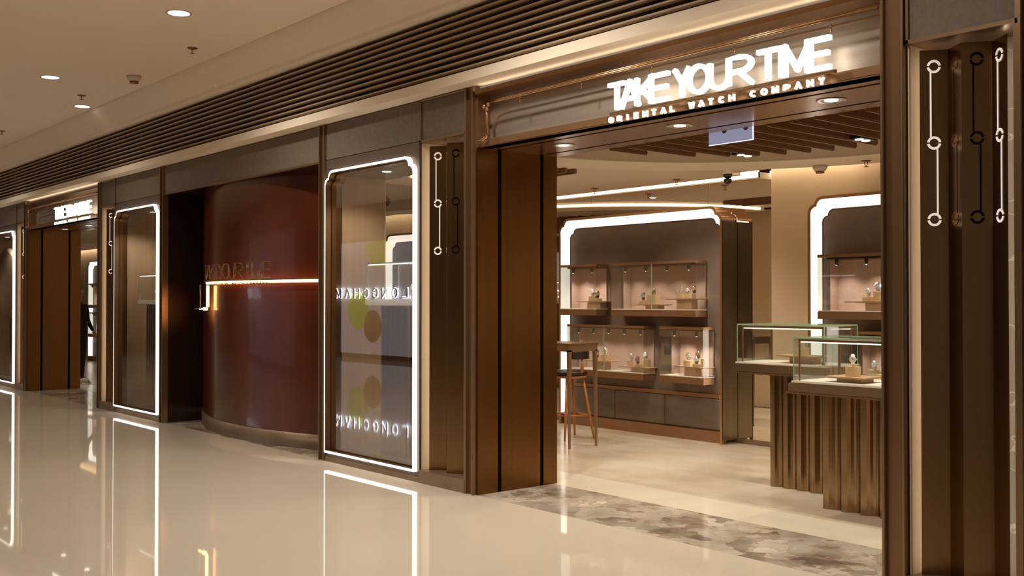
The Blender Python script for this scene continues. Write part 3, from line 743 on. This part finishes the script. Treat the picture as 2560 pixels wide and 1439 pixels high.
UL = (-9.31, -8.675, 1.33, 1.935); UR = (-8.44, -7.19, 1.33, 1.935); LL = (-9.18, -7.93, .615, 1.222); LR = (-7.705, -7.085, .615, 1.222)
ops = [(a + .015, c - .015, z0 + .003, z1 - .003) for a, c, z0, z1 in (UL, UR, LL, LR)]
display_wall(U1X0, U1X1, 'large bronze display wall with four glass showcases behind the bar table', ops)
wall_case(*UL, 'small upper left glass showcase on the large display wall, beside the entrance jamb', 2, False)
wall_case(*UR, 'wide upper right glass showcase with raised and low trays on the large display wall', 4)
wall_case(*LL, 'wide lower left glass showcase on the large display wall, behind the bar stool', 5)
wall_case(*LR, 'small lower right glass showcase with the blue-dial watch on the large display wall', 2, False)
V1 = (-5.70, -4.45, 1.33, 1.94); V2 = (-5.36, -4.02, .615, 1.222); V3 = (-4.25, -3.55, 1.33, 1.94)
ops = [(a + .015, c - .015, z0 + .003, z1 - .003) for a, c, z0, z1 in (V1, V2, V3)]
display_wall(U2X0, U2X1, 'bronze display wall set in the cream pier behind the glass counters', ops)
wall_case(*V1, 'upper glass showcase on the display wall above the near glass counter', 4, False)
wall_case(*V2, 'lower glass showcase on the display wall behind the near glass counter', 4)
# further display walls glimpsed through the window and the far entrance
ops3 = [(-12.95, -11.7, 1.35, 1.9), (-12.95, -12.2, .65, 1.2)]
display_wall(-13.36, -10.85, 'display wall with bright border seen through the near shop window', [])
W4 = display_wall(-26.95, -24.45, 'display wall seen through the far left entrance', [(-26.85 + .1, -25.5, 1.333, 1.93), (-26.6, -25.3, .62, 1.22)])
wall_case(-26.765, -25.485, 1.33, 1.935, 'upper glass showcase seen through the far left entrance', 3, False)
wall_case(-26.615, -25.285, .615, 1.222, 'lower glass showcase seen through the far left entrance', 3, False)

# ------------------------------------------------------------------ trays, cubes and watches
def tray(x, y, z, w_, h, label, bw=.5, boff=0., dd=.16):
    t = thing('display_tray', (x, y, z), label, 'tray')
    obj('foot', MB().bbox(boff - w_ * bw / 2, boff + w_ * bw / 2, -dd * .32, dd * .32, 0, h - .014, .002), 'wood_tray', t)
    o1 = MB(); e = .010
    o1.poly([[(-w_ / 2, -dd / 2), (w_ / 2, -dd / 2), (w_ / 2, dd / 2), (-w_ / 2, dd / 2)]], lambda a, c: (a, c, h))
    lo = [(-w_ / 2, -dd / 2), (w_ / 2, -dd / 2), (w_ / 2, dd / 2), (-w_ / 2, dd / 2)]
    l1 = [(a, c, h) for a, c in lo]; l2 = [(a, c, h - .006) for a, c in lo]; l3 = [(a * (1 - e * 2 / w_ * 2), c * (1 - e / dd * 4), h - .014) for a, c in lo]
    o1.strip(l1, l2).strip(l2, l3); o1.add(l3, [(0, 1, 2, 3)])
    obj('board', o1, 'wood_tray', t)
    return z + h
def cube(x, y, z, w_, h, label, group=None):
    o = obj('watch_block', MB().bbox(-w_ / 2, w_ / 2, -w_ * .42, w_ * .42, 0, h, .0015), 'wood_pale'); o.location = (x, y, z); o.rotation_euler = (0, 0, .12)
    tag(o, label, 'wooden block', group); return z + h
WPROTO = {}
def watch(x, y, z, rz, kind, label, s=1.24):
    if kind not in WPROTO:
        cm, dm, bm_ = {'steel': ('chrome', 'dial_white', 'chrome'), 'blue': ('chrome', 'dial_blue', 'chrome'), 'gold': ('steel_gold', 'dial_white', 'leather_dark'),
                       'dark': ('chrome', 'dial_black', 'leather_dark'), 'rose': ('steel_gold', 'dial_black', 'steel_gold')}[kind]
        t = thing('wristwatch', (x, y, z), label, 'watch')
        # strap: open oval ring standing upright, case tilted back on the front
        P = [(0, -.006 + .026 * -cos(radians(a)), .037 + .034 * sin(radians(a))) for a in range(-80, 281, 12)]
        st = MB(); hw = .010
        m = len(P); inn = [(0, -.006 + .0225 * -cos(radians(a)), .037 + .0305 * sin(radians(a))) for a in range(-80, 281, 12)]
        for i in range(m):
            j = (i + 1) % m
            for (p, q) in ((P, P), (inn, inn)):
                st.add([(-hw, *p[i][1:]), (hw, *p[i][1:]), (hw, *p[j][1:]), (-hw, *p[j][1:])], [(0, 1, 2, 3)], True)
            for sx in (-hw, hw): st.add([(sx, *P[i][1:]), (sx, *P[j][1:]), (sx, *inn[j][1:]), (sx, *inn[i][1:])], [(0, 1, 2, 3)])
        obj('strap', st, bm_, t)
        c = MB().lathe([(.012, .006), (.0195, .004), (.020, -.002), (.017, -.005), (.0165, -.0045)], (0, 0, 0), 24, 'y')
        cs = obj('watch_case', c, cm, t); cs.location = (0, -.032, .042); cs.rotation_euler = (radians(-18), 0, 0)
        d = obj('dial', MB().lathe([(.0165, -.0040), (.0165, -.0044)], (0, 0, 0), 24, 'y'), dm, cs)
        h = MB().box(-.0006, .0006, -.0052, -.0046, -.001, .012).box(-.0006, .008, -.0052, -.0046, -.0006, .0006)
        obj('hands', h, 'black_plastic' if dm == 'dial_white' else 'chrome', cs)
        obj('crown', MB().box(.019, .024, -.002, .002, -.0025, .0025), cm, cs)
        obj('cushion', MB().lathe([(0, -.009), (.012, -.008), (.0215, 0), (.012, .008), (0, .009)], (0, -.006, .037), 14), 'stone_white', t)
        t.rotation_euler = (0, 0, rz); t.scale = (s, s, s)
        WPROTO[kind] = t; return t
    c = copy_tree(WPROTO[kind], (x, y, z), label, rz=rz); c.scale = (s, s, s); return c
ZU, ZL = 1.411, .696
a_ = tray(-8.85, 3.74, ZU, .44, .088, 'brown tray in the small upper left showcase', .5, .04)
cube(-8.86, 3.73, a_, .085, .058, 'pale block under the left watch in the small upper left showcase'); watch(-8.86, 3.73, a_ + .059, .35, 'steel', 'steel watch on the left block in the small upper left showcase')
cube(-8.765, 3.71, a_, .085, .032, 'low pale block under the front watch in the small upper left showcase'); watch(-8.765, 3.71, a_ + .033, .45, 'gold', 'gold-rimmed watch on the low block in the small upper left showcase')
a_ = tray(-7.94, 3.74, ZU, .49, .052, 'low brown tray at the middle of the wide upper showcase', .4, .05)
cube(-8.04, 3.72, a_, .085, .045, 'flat pale block at the left of the low tray in the wide upper showcase'); watch(-8.04, 3.72, a_ + .046, .4, 'dark', 'dark-strapped watch on the flat block in the wide upper showcase')
cube(-7.90, 3.73, a_, .115, .105, 'tall pale block behind the glass joint of the wide upper showcase'); watch(-7.932, 3.745, a_ + .106, .3, 'steel', 'left one of the watch pair on the tall block behind the glass joint', .95)
watch(-7.868, 3.715, a_ + .106, .5, 'rose', 'right one of the watch pair on the tall block behind the glass joint', .95)
a_ = tray(-7.44, 3.74, ZU, .50, .118, 'high brown tray at the right of the wide upper showcase', .42, .02)
cube(-7.50, 3.73, a_, .085, .052, 'left pale block on the high tray of the wide upper showcase'); watch(-7.50, 3.73, a_ + .053, .35, 'steel', 'steel watch on the left block of the high tray')
cube(-7.37, 3.73, a_, .10, .052, 'right pale block on the high tray of the wide upper showcase'); watch(-7.345, 3.77, a_ + .053, .4, 'gold', 'rear watch on the right block of the high tray')
watch(-7.385, 3.715, a_ + .053, .4, 'steel', 'front watch on the right block of the high tray', .9)
a_ = tray(-8.72, 3.74, ZL, .38, .105, 'high brown tray at the left of the wide lower showcase, behind the table leg', .5, .0)
cube(-8.79, 3.73, a_, .07, .03, 'flat pale block beside the table leg in the wide lower showcase'); watch(-8.79, 3.73, a_ + .031, .5, 'dark', 'watch beside the table leg in the wide lower showcase')
cube(-8.65, 3.73, a_, .09, .07, 'pale block left of the glass joint in the wide lower showcase'); watch(-8.65, 3.73, a_ + .071, .35, 'steel', 'steel watch left of the glass joint in the wide lower showcase')
a_ = tray(-8.15, 3.74, ZL, .50, .06, 'low brown tray at the right of the wide lower showcase', .55, .08)
cube(-8.23, 3.73, a_, .085, .062, 'left pale block on the low tray of the wide lower showcase'); watch(-8.23, 3.73, a_ + .063, .35, 'steel', 'white-dial watch on the left block of the low tray')
cube(-8.10, 3.70, a_, .07, .028, 'flat pale block on the low tray of the wide lower showcase'); watch(-8.11, 3.70, a_ + .029, .5, 'gold', 'watch on the flat block of the low tray')
cube(-8.03, 3.76, a_, .08, .085, 'tall pale block at the right end of the wide lower showcase'); watch(-8.04, 3.76, a_ + .086, .4, 'steel', 'watch on the tall block at the right end of the low tray')
a_ = tray(-7.32, 3.74, ZL, .46, .10, 'brown tray in the small lower right showcase', .34, -.02)
cube(-7.39, 3.73, a_, .09, .062, 'pale block under the blue-dial watch'); watch(-7.39, 3.73, a_ + .063, .35, 'blue', 'blue-dial steel watch in the small lower right showcase')
cube(-7.27, 3.76, a_, .085, .085, 'taller pale block in the small lower right showcase'); watch(-7.275, 3.76, a_ + .086, .4, 'rose', 'rose gold watch on the taller block of the small lower right showcase')
cube(-7.245, 3.69, a_, .075, .03, 'low front pale block in the small lower right showcase'); watch(-7.245, 3.69, a_ + .031, .45, 'dark', 'watch on the low front block of the small lower right showcase')
a_ = tray(-5.22, 3.74, ZU, .46, .085, 'brown tray in the upper showcase above the near glass counter', .3, .04)
cube(-5.24, 3.73, a_, .09, .04, 'left pale block in the upper showcase above the near glass counter'); watch(-5.24, 3.73, a_ + .041, .4, 'steel', 'steel watch on the left block above the near glass counter')
cube(-5.12, 3.73, a_, .10, .09, 'right pale block in the upper showcase above the near glass counter'); watch(-5.15, 3.74, a_ + .091, .3, 'blue', 'rear watch on the right block above the near glass counter')
watch(-5.09, 3.71, a_ + .091, .5, 'steel', 'front watch on the right block above the near glass counter')
a_ = tray(-5.10, 3.74, ZL, .42, .05, 'brown tray in the lower showcase behind the near glass counter', .5, .05)
cube(-5.19, 3.73, a_, .09, .12, 'left pale block in the lower showcase behind the near glass counter'); watch(-5.18, 3.73, a_ + .121, .4, 'steel', 'left watch in the lower showcase behind the near glass counter')
cube(-5.09, 3.71, a_, .09, .085, 'right pale block in the lower showcase behind the near glass counter'); watch(-5.09, 3.71, a_ + .086, .5, 'dark', 'right watch in the lower showcase behind the near glass counter')
a_ = tray(-26.0, 3.74, ZL, .6, .08, 'tray in the lower showcase seen through the far left entrance', .5)
cube(-26.1, 3.73, a_, .10, .06, 'pale block in the showcase seen through the far left entrance'); watch(-26.1, 3.73, a_ + .061, .4, 'steel', 'watch in the showcase seen through the far left entrance')

# ------------------------------------------------------------------ glass counters with fluted bronze bases
def flutes(hw, hd, n1, n2, dep):
    pts = []
    for (ax, ay, bx, by, n) in ((-hw, -hd, hw, -hd, n1), (hw, -hd, hw, hd, n2), (hw, hd, -hw, hd, n1), (-hw, hd, -hw, -hd, n2)):
        L_ = math.hypot(bx - ax, by - ay); dx, dy = (bx - ax) / L_, (by - ay) / L_; nx, ny = -dy, dx
        for i in range(n):
            wd = .22
            pts.append((ax + dx * L_ * i / n, ay + dy * L_ * i / n)); 
            for q in range(1, 8):
                s_ = (i + wd + (1 - wd) * (q - .5) / 7.) / n; o_ = dep * sin(pi * (q - .5) / 7.)
                pts.append((ax + dx * L_ * s_ + nx * o_, ay + dy * L_ * s_ + ny * o_))
    return pts
def counter(x0, x1, y0, y1, z, zg, label, bx0, bx1, by0, by1, n1):
    cx, cy = (x0 + x1) / 2, (y0 + y1) / 2
    t = thing('glass_counter', (cx, cy, 0), label, 'display counter'); hw, hd = (x1 - x0) / 2, (y1 - y0) / 2
    bcx, bcy = (bx0 + bx1) / 2 - cx, (by0 + by1) / 2 - cy
    pts = [(a + bcx, c + bcy) for a, c in flutes((bx1 - bx0) / 2, (by1 - by0) / 2, n1, max(2, int(n1 * .6)), .045)]
    b = MB(); b.poly([pts], lambda a, c: (a, c, 0), lambda a, c: (a, c, z - .085)); obj('fluted_base', b, 'bronze_fluted', t)
    obj('tabletop', MB().bbox(-hw - .02, hw + .02, -hd - .02, hd + .02, z - .085, z - .012, .008), 'counter_bronze', t)
    obj('under_rim', MB().box(-hw - .03, hw + .03, -hd - .03, hd + .03, z - .092, z - .080), 'brass_dark', t)
    obj('display_surface', MB().box(-hw, hw, -hd, hd, z - .012, z), 'stone_white', t)
    gx, gy = hw - .012, hd - .012
    obj('glass_case', MB().box(-gx, gx, -gy, -gy + .006, z, zg - .012).box(-gx, gx, gy - .006, gy, z, zg - .012)
        .box(-gx, -gx + .006, -gy + .006, gy - .006, z, zg - .012).box(gx - .006, gx, -gy + .006, gy - .006, z, zg - .012), 'glass_case', t)
    tp = obj('glass_top', MB().box(-gx, gx, -gy, gy, zg - .011, zg), 'glass_case', t)
    e = MB()
    for (a, c, g, h) in ((-gx - .001, gx + .001, -gy - .002, -gy), (-gx - .001, gx + .001, gy, gy + .002), (-gx - .002, -gx, -gy, gy), (gx, gx + .002, -gy, gy)): e.box(a, c, g, h, zg - .011, zg)
    for a in (-gx, gx):
        for c in (-gy, gy): e.box(a - .003, a + .003, c - .003, c + .003, z, zg - .011)
    obj('glass_edge', e, 'glass_edge', tp)
    fr = MB(); ix, iy = gx - .03, gy - .03
    for a in (-ix, ix):
        for c in (-iy, iy): fr.box(a - .005, a + .005, c - .005, c + .005, z, zg - .014)
    for c in (-iy, iy): fr.box(-ix, ix, c - .007, c + .007, zg - .03, zg - .013)
    for a in (-ix, ix): fr.box(a - .007, a + .007, -iy, iy, zg - .03, zg - .013)
    f_ = obj('case_frame', fr, 'copper_satin', t)
    for c in (-iy, iy):
        obj('light_strip', MB().box(-ix + .006, ix - .006, c + .007 if c < 0 else c - .015, c + .015 if c < 0 else c - .007, zg - .040, zg - .031), 'glow_unit', f_)
    return t
counter(-4.47, -3.30, 1.42, 2.02, .925, 1.24, 'near glass-topped display counter on a fluted bronze base, partly behind the right post', -4.33, -3.42, 1.60, 1.95, 6)
counter(-5.36, -4.52, 1.92, 2.40, 1.005, 1.315, 'far glass-topped display counter on a fluted bronze base, left of the near counter', -5.12, -4.62, 2.06, 2.36, 4)
a_ = tray(-4.10, 1.64, .926, .31, .040, 'low brown tray in the near glass counter', .62, .01, .26)
cube(-4.10, 1.63, a_, .085, .070, 'pale block on the tray of the near glass counter'); watch(-4.10, 1.63, a_ + .071, .5, 'steel', 'steel bracelet watch in the near glass counter', 1.25)
a_ = tray(-4.86, 2.14, 1.006, .36, .062, 'brown tray in the far glass counter', .55, .02, .24)
cube(-4.86, 2.13, a_, .085, .062, 'pale block on the tray of the far glass counter'); watch(-4.85, 2.13, a_ + .063, .5, 'steel', 'steel watch in the far glass counter', 1.1)

# pedestals behind the window glass
plinth_case(-7.80, .345, 'fluted pedestal with glass box behind the near shop window', 'window pedestals')
plinth_case(-13.50, .345, 'fluted pedestal with glass box behind the window left of the dark red wall', 'window pedestals')
for x, lb in ((-7.62, 'near shop window'), (-13.62, 'window left of the dark red wall')):
    t = thing('knot_ornament', (x, .345, 1.518), 'white knotted ornament in the glass box of the ' + lb, 'ornament')
    pts = [(.05 * (sin(q) + 2 * sin(2 * q)) / 3 * 1.6, .03 * sin(3 * q), .10 + .05 * (cos(q) - 2 * cos(2 * q)) / 3 * 1.6) for q in [2 * pi * k / 60 for k in range(60)]]
    obj('knot', MB().tube(pts, .016, 8, closed=True), 'stone_white', t)
    obj('foot', MB().bbox(-.06, .06, -.04, .04, 0, .022, .003), 'stone_white', t)

lamp('SPOT', (-20.7, .16, 2.60), 60, (.85, .90, 1), .05, cone=130, name='added_clock_fill')  # unseen fill spot added to brighten the clock
# clock in the leftmost window
t = thing('wall_clock', (-21.15, .36, 1.85), 'large round clock with lettering on its face in the leftmost window', 'clock'); t.scale = (1.12, 1, 1.12)
obj('rim', MB().lathe([(.50, -.02), (.56, -.05), (.60, -.02), (.60, .03), (.50, .03)], (0, 0, 0), 48, 'y'), 'brass', t)
obj('face', MB().lathe([(.505, .0), (.505, .02)], (0, 0, 0), 48, 'y'), 'cream_wall', t)
rows = (('TAKE', .20), ('YOUR', .04), ('TIME', -.12), ('COMPANY', -.26))
for wd, zz in rows:
    sz = .10 if zz > -.2 else .045
    for i, ch in enumerate(wd):
        a = -.12 + i * sz * .8 if zz > -.2 else -.1 + i * .05
        obj('letter', strokes(ch, a, a + sz * .58, zz, zz + sz, .006 if sz > .05 else .004, -.006, -.001, lambda X, D, Z: (X, D, Z)), 'brass_dark', t)
obj('hand', MB().box(-.01, .01, -.012, -.008, -.06, .36), 'brass_dark', t); obj('hand', MB().box(-.26, .04, -.012, -.008, -.01, .01), 'brass_dark', t)
mk_ = MB()
for k in range(12):
    q = 2 * pi * k / 12; mk_.box(.46 * cos(q) - .008, .46 * cos(q) + .008, -.006, -.001, .46 * sin(q) - .008, .46 * sin(q) + .008)
obj('hour_marks', mk_, 'brass_dark', t)
obj('stand', MB().box(-.02, .02, -.02, .02, -1.545, -.58).box(-.3, .3, -.1, .1, -1.549, -1.52), 'brass', t)

# ------------------------------------------------------------------ bar table and stool
t = thing('bar_table', (-8.15, 2.45, 0), 'tall narrow bronze bar table behind the left jamb of the big entrance', 'bar table')
obj('table_top', MB().bbox(-.46, .46, -.21, .21, 1.045, 1.068, .003), 'brass_dark', t)
obj('apron', MB().box(-.45, .45, -.20, -.185, .985, 1.045).box(-.45, .45, .185, .20, .985, 1.045).box(-.45, -.435, -.185, .185, .985, 1.045).box(.435, .45, -.185, .185, .985, 1.045), 'brass', t)
for sx in (-1, 1):
    for sy in (-1, 1):
        l1 = [(sx * .45, sy * .20), (sx * .41, sy * .20), (sx * .41, sy * .165), (sx * .45, sy * .165)]; l2 = [(sx * .45, sy * .20), (sx * .43, sy * .20), (sx * .43, sy * .182), (sx * .45, sy * .182)]
        b = MB().strip([(a, c, 1.0) for a, c in l1], [(a, c, 0) for a, c in l2]); b.add([(a, c, 0) for a, c in l2], [(0, 1, 2, 3)]); obj('leg', b, 'brass', t)
t = thing('bar_stool', (-8.34, 2.86, 0), 'orange-brown wooden bar stool with dark leather back rest beside the bar table', 'bar stool')
obj('seat', MB().lathe([(.0, .742), (.15, .742), (.19, .728), (.195, .705), (.18, .69), (0, .69)], (0, 0, 0), 28), 'leather_dark', t)
obj('seat_ring', MB().lathe([(.17, .69), (.185, .688), (.185, .665), (.15, .66)], (0, 0, 0), 28), 'wood_warm', t)
for a in (35, 125, 215, 305):
    q = radians(a); obj('leg', MB().tube([(.14 * cos(q), .14 * sin(q), .68), (.27 * cos(q), .27 * sin(q), 0)], [.017, .012], 10), 'wood_warm', t)
rp = [(.218 * cos(radians(a)), .218 * sin(radians(a)), .26) for a in (35, 125, 215, 305)]
for i in range(4): obj('foot_rail', MB().tube([rp[i], rp[(i + 1) % 4]], .008, 8), 'wood_warm', t)
bq = radians(0); bx, by = cos(bq), sin(bq)
obj('back_post', MB().tube([(.15 * bx, .15 * by, .69), (.185 * bx, .185 * by, .74), (.20 * bx, .20 * by, .80), (.185 * bx, .185 * by, .90)], [.016, .022, .018, .010], 10), 'wood_warm', t)
b = MB(); inner = []; outer_ = []
for k in range(13):
    a = radians(-38 + 76 * k / 12); inner.append((a, .185)); outer_.append((a, .215))
bm_ = MB()
for (z0, z1) in ((.872, .985),):
    li = [(.185 * cos(a), .185 * sin(a), z0) for a, _ in inner]; hi_ = [(.185 * cos(a), .185 * sin(a), z1) for a, _ in inner]
    lo2 = [(.215 * cos(a), .215 * sin(a), z0) for a, _ in inner]; ho2 = [(.215 * cos(a), .215 * sin(a), z1) for a, _ in inner]
    bm_.strip(li, hi_, True, closed=False).strip(lo2, ho2, True, closed=False).strip(li, lo2, closed=False).strip(hi_, ho2, closed=False)
    bm_.add([li[0], hi_[0], ho2[0], lo2[0]], [(0, 1, 2, 3)]).add([li[-1], hi_[-1], ho2[-1], lo2[-1]], [(0, 1, 2, 3)])
obj('back_rest', bm_, 'leather_dark', t)

# ------------------------------------------------------------------ hanging acrylic sign, ceiling fittings
t = thing('acrylic_sign', (-4.58, .87, 2.675), 'blank translucent bluish acrylic sign hanging from the entrance soffit', 'sign')
obj('sheet', MB().box(-.19, .19, -.004, .004, -.065, .045), 'acrylic', t)
mat('glow_acrylic', (1, 1, 1), .4, emit=(.72, .75, 1), es=1.5)
obj('light_edge', MB().box(-.19, .19, -.005, .005, -.069, -.065).box(.19, .194, -.005, .005, -.069, .045), 'glow_acrylic', t)
obj('clip', MB().bbox(.13, .17, -.012, .012, .045, .07, .002).bbox(-.17, -.13, -.012, .012, .045, .07, .002), 'chrome', t)
def hall_light(x, y, z, rr, label, group):
    t = thing('ceiling_downlight', (x, y, z), label, 'downlight', group)
    obj('trim_ring', MB().lathe([(rr, -.002), (rr + .016, -.004), (rr + .02, -.0005), (rr, -.0005)], (0, 0, 0), 32), 'white_plastic', t)
    obj('lamp', MB().lathe([(rr - .002, -.003), (rr - .006, -.001)], (0, 0, 0), 32), 'glow_hall', t)
mat('glow_hall', (1, 1, 1), .5, emit=(.90, .92, 1), es=2.2)
for (x, y, lb) in ((-8.865, -1.357, 'largest round downlight on the mall ceiling, nearest the camera'), (-12.343, -1.427, 'round downlight at the left of the mall ceiling'), (-13.932, -.572, 'smallest round downlight on the mall ceiling, below the others in view')):
    hall_light(x, y, 4.03, .095, lb, 'mall ceiling downlights')
def sprinkler(x, y, z, label, s=1.):
    t = thing('sprinkler', (x, y, z), label, 'sprinkler')
    obj('escutcheon', MB().lathe([(.004, 0), (.045 * s, -.001), (.04 * s, -.008), (.012, -.012)], (0, 0, 0), 20), 'brass_dark', t)
    obj('frame', MB().tube([(-.012, 0, -.012), (-.016, 0, -.03), (0, 0, -.05), (.016, 0, -.03), (.012, 0, -.012)], .0035, 6), 'brass_dark', t)
    obj('deflector', MB().lathe([(.002, -.05), (.022, -.053), (.020, -.057), (0, -.057)], (0, 0, 0), 16), 'brass_dark', t)
for x, y, lb in ((-10.0, -.752, 'ceiling sprinkler right of the smoke detector on the mall ceiling'), (-13.178, -.821, 'ceiling sprinkler directly above the smallest mall downlight'), (-16.703, -.853, 'ceiling sprinkler at the left edge of the mall ceiling')):
    sprinkler(x, y, 4.03, lb, 1.2)
sprinkler(-5.06, 3.40, 2.752, 'sprinkler on the pale ring above the cream pier'); sprinkler(-7.40, 3.55, 2.805, 'sprinkler near the cove light above the large display wall')
sprinkler(-8.6, 3.50, 2.805, 'small sprinkler on the shop ceiling above the left end of the display wall')
def detector(x, y, z, label, s=1.):
    t = thing('smoke_detector', (x, y, z), label, 'smoke detector')
    obj('base', MB().lathe([(.06 * s, 0), (.058 * s, -.02 * s), (.042 * s, -.045 * s)], (0, 0, 0), 24), 'white_plastic', t)
    obj('head', MB().lathe([(.036 * s, -.045 * s), (.034 * s, -.062 * s), (0, -.066 * s)], (0, 0, 0), 24), 'brass_dark', t)
detector(-11.671, -.726, 4.03, 'smoke detector on the mall ceiling between two sprinklers', 1.35)
detector(-5.52, 3.38, 2.752, 'smoke detector on the pale ring above the cream pier', 1.15)
t = thing('dome_camera', (-6.52, 3.30, 2.805), 'dark dome security camera on the shop ceiling in front of the mirror', 'camera')
obj('housing', MB().lathe([(.055, 0), (.058, -.03), (.05, -.045)], (0, 0, 0), 24), 'white_plastic', t)
obj('dome', MB().lathe([(.048, -.04), (.044, -.065), (.028, -.085), (0, -.093)], (0, 0, 0), 24), 'black_plastic', t)
obj('lower_dome', MB().lathe([(.034, -.093), (.042, -.105), (.036, -.125), (.02, -.14), (0, -.145)], (0, 0, 0), 24), 'black_plastic', t)
for x, y, z, lb in ((-5.27, 1.93, 2.70, 'twin spotlight between the left slats over the entrance'), (-4.20, 1.93, 2.70, 'twin spotlight between the right slats over the entrance')):
    t = thing('twin_spotlight', (x, y, z), lb, 'spotlight')
    obj('box', MB().box(-.055, .055, -.10, .10, -.012, .06), 'black_plastic', t)
    for dy in (-.045, .045): obj('lamp', MB().lathe([(.032, -.016), (.030, -.0125)], (0, dy, 0), 18), 'glow_lamp', t)
t = thing('ceiling_downlight', (-8.9, 3.1, 2.805), 'small recessed downlight above the left end of the large display wall', 'downlight')
obj('trim_ring', MB().lathe([(.05, -.001), (.058, -.004), (.06, 0)], (0, 0, 0), 24), 'white_plastic', t)
obj('lamp', MB().lathe([(.045, -.004), (.04, -.001)], (0, 0, 0), 24), 'glow_lamp', t)

# lit letters across the corridor, seen mirrored in the window and in the floor
t = thing('halo_sign', (-21.45, -9.50, 1.58), 'white halo-lit letters across the corridor, seen mirrored in the window glass', 'sign')
for i, ch in enumerate('LONGCHAMP'):
    a = -.26 + i * .45
    l = obj('letter', strokes(ch, a, a + .25, 0, .25, .022, .03, .06, lambda X, D, Z: (-X, D, Z)), 'black_plastic', t)
    obj('halo', strokes(ch, a - .012, a + .262, -.012, .262, .05, .012, .022, lambda X, D, Z: (-X, D, Z)), 'glow_halo', l)

# ------------------------------------------------------------------ person in the far left entrance
def person(x, y, rz, label):
    t = thing('person', (x, y, 0), label, 'person', rz=rz)
    V = [(0, 0, .95), (0, .005, 1.12), (0, .01, 1.30), (0, .0, 1.43), (0, .0, 1.50),             # pelvis .. neck
         (.10, 0, .92), (.11, .01, .50), (.11, .03, .09), (.11, -.08, .045), (.11, -.14, .03),     # leg
         (-.10, 0, .92), (-.12, -.06, .50), (-.12, .02, .09), (-.12, -.09, .045), (-.12, -.15, .03),
         (.17, 0, 1.40), (.235, .02, 1.14), (.20, -.13, .99), (.19, -.17, .95),
         (-.17, 0, 1.40), (-.25, .03, 1.14), (-.22, -.12, 1.00), (-.21, -.16, .96)]
    Ed = [(0, 1), (1, 2), (2, 3), (3, 4), (0, 5), (5, 6), (6, 7), (7, 8), (8, 9), (0, 10), (10, 11), (11, 12), (12, 13), (13, 14), (2, 15), (15, 16), (16, 17), (17, 18), (2, 19), (19, 20), (20, 21), (21, 22)]
    R = [.14, .125, .145, .09, .05, .095, .062, .042, .036, .028, .095, .062, .042, .036, .028, .062, .046, .033, .026, .062, .046, .033, .026]
    def skinned(name, V, Ed, R, m, root=0, lv=2, parent=t):
        me = bpy.data.meshes.new(name); me.from_pydata(V, Ed, []); o = bpy.data.objects.new(name, me); COL.objects.link(o); o.parent = parent
        md = o.modifiers.new('skin', 'SKIN'); 
        for i, rr in enumerate(R): me.skin_vertices[0].data[i].radius = (rr, rr)
        me.skin_vertices[0].data[root].use_root = True
        md.use_smooth_shade = True
        s_ = o.modifiers.new('sub', 'SUBSURF'); s_.levels = lv; s_.render_levels = lv
        me.materials.append(M[m]); return o
    def ensure(me): pass
    b_ = skinned
    o = b_('body', V, Ed, R, 'cloth_black')
    hd = obj('head', MB().lathe([(0, -.125), (.045, -.115), (.062, -.07), (.076, -.01), (.080, .04), (.066, .085), (.035, .112), (0, .12)], (0, 0, 0), 24), 'skin', t); hd.location = (0, -.015, 1.63); hd.scale = (.92, 1.1, 1)
    f_ = MB(); f_.tube([(0, -.078, .01), (0, -.098, -.02), (0, -.085, -.03)], [.006, .011, .008], 8); obj('nose', f_, 'skin', hd)
    for sx in (-.03, .03): obj('eye', MB().lathe([(0, -.01), (.009, 0), (0, .01)], (sx, -.070, .012), 10), 'black_plastic', hd)
    obj('mouth', MB().tube([(-.022, -.066, -.058), (0, -.072, -.06), (.022, -.066, -.058)], .004, 6), 'wood_warm', hd)
    for sx in (-.08, .08): obj('ear', MB().lathe([(0, -.028), (.009, 0), (0, .028)], (sx, 0, -.005), 10), 'skin', hd)
    obj('hair', MB().lathe([(.078, -.02), (.088, .03), (.078, .09), (.045, .125), (0, .134)], (0, .018, 0), 24), 'hair', hd)
    for sg in (1, -1):
        wx = .19 if sg > 0 else -.21; wz = .95 if sg > 0 else .96; wy = -.17 if sg > 0 else -.16
        HV = [(wx, wy, wz), (wx, wy - .045, wz - .045)]; HE = [(0, 1)]; HR = [.024, .03]
        for k in range(4):
            dx = (k - 1.5) * .017; L_ = (.030, .034, .032, .025)[k]; n0 = len(HV)
            HV += [(wx + dx, wy - .07, wz - .07), (wx + dx, wy - .07 - L_ * .6, wz - .07 - L_), (wx + dx, wy - .07 - L_ * .5, wz - .07 - L_ * 1.9)]
            HE += [(1, n0), (n0, n0 + 1), (n0 + 1, n0 + 2)]; HR += [.009, .008, .007]
        n0 = len(HV); HV += [(wx - sg * .035, wy - .05, wz - .05), (wx - sg * .045, wy - .075, wz - .075)]; HE += [(0, n0), (n0, n0 + 1)]; HR += [.010, .008]
        b_('hand', HV, HE, HR, 'skin', lv=1)
    for (sx, ly) in ((.11, -.0), (-.12, -.01)):
        pts = [(sx, .06 + ly, .045), (sx, .02 + ly, .06), (sx, -.05 + ly, .052), (sx, -.12 + ly, .038), (sx, -.165 + ly, .028)]
        obj('shoe', MB().tube(pts, [.036, .046, .046, .042, .024], 12).box(sx - .043, sx + .043, -.175 + ly, .075 + ly, .0, .016), 'shoe_white', t)
    return t
_old = bpy.types.Modifier
def _fix_skin():
    pass
try:
    person(-19.62, 1.17, radians(115), 'person in black clothes and pale shoes, mostly hidden in the far left entrance')
except Exception as ex:
    print('person', ex)
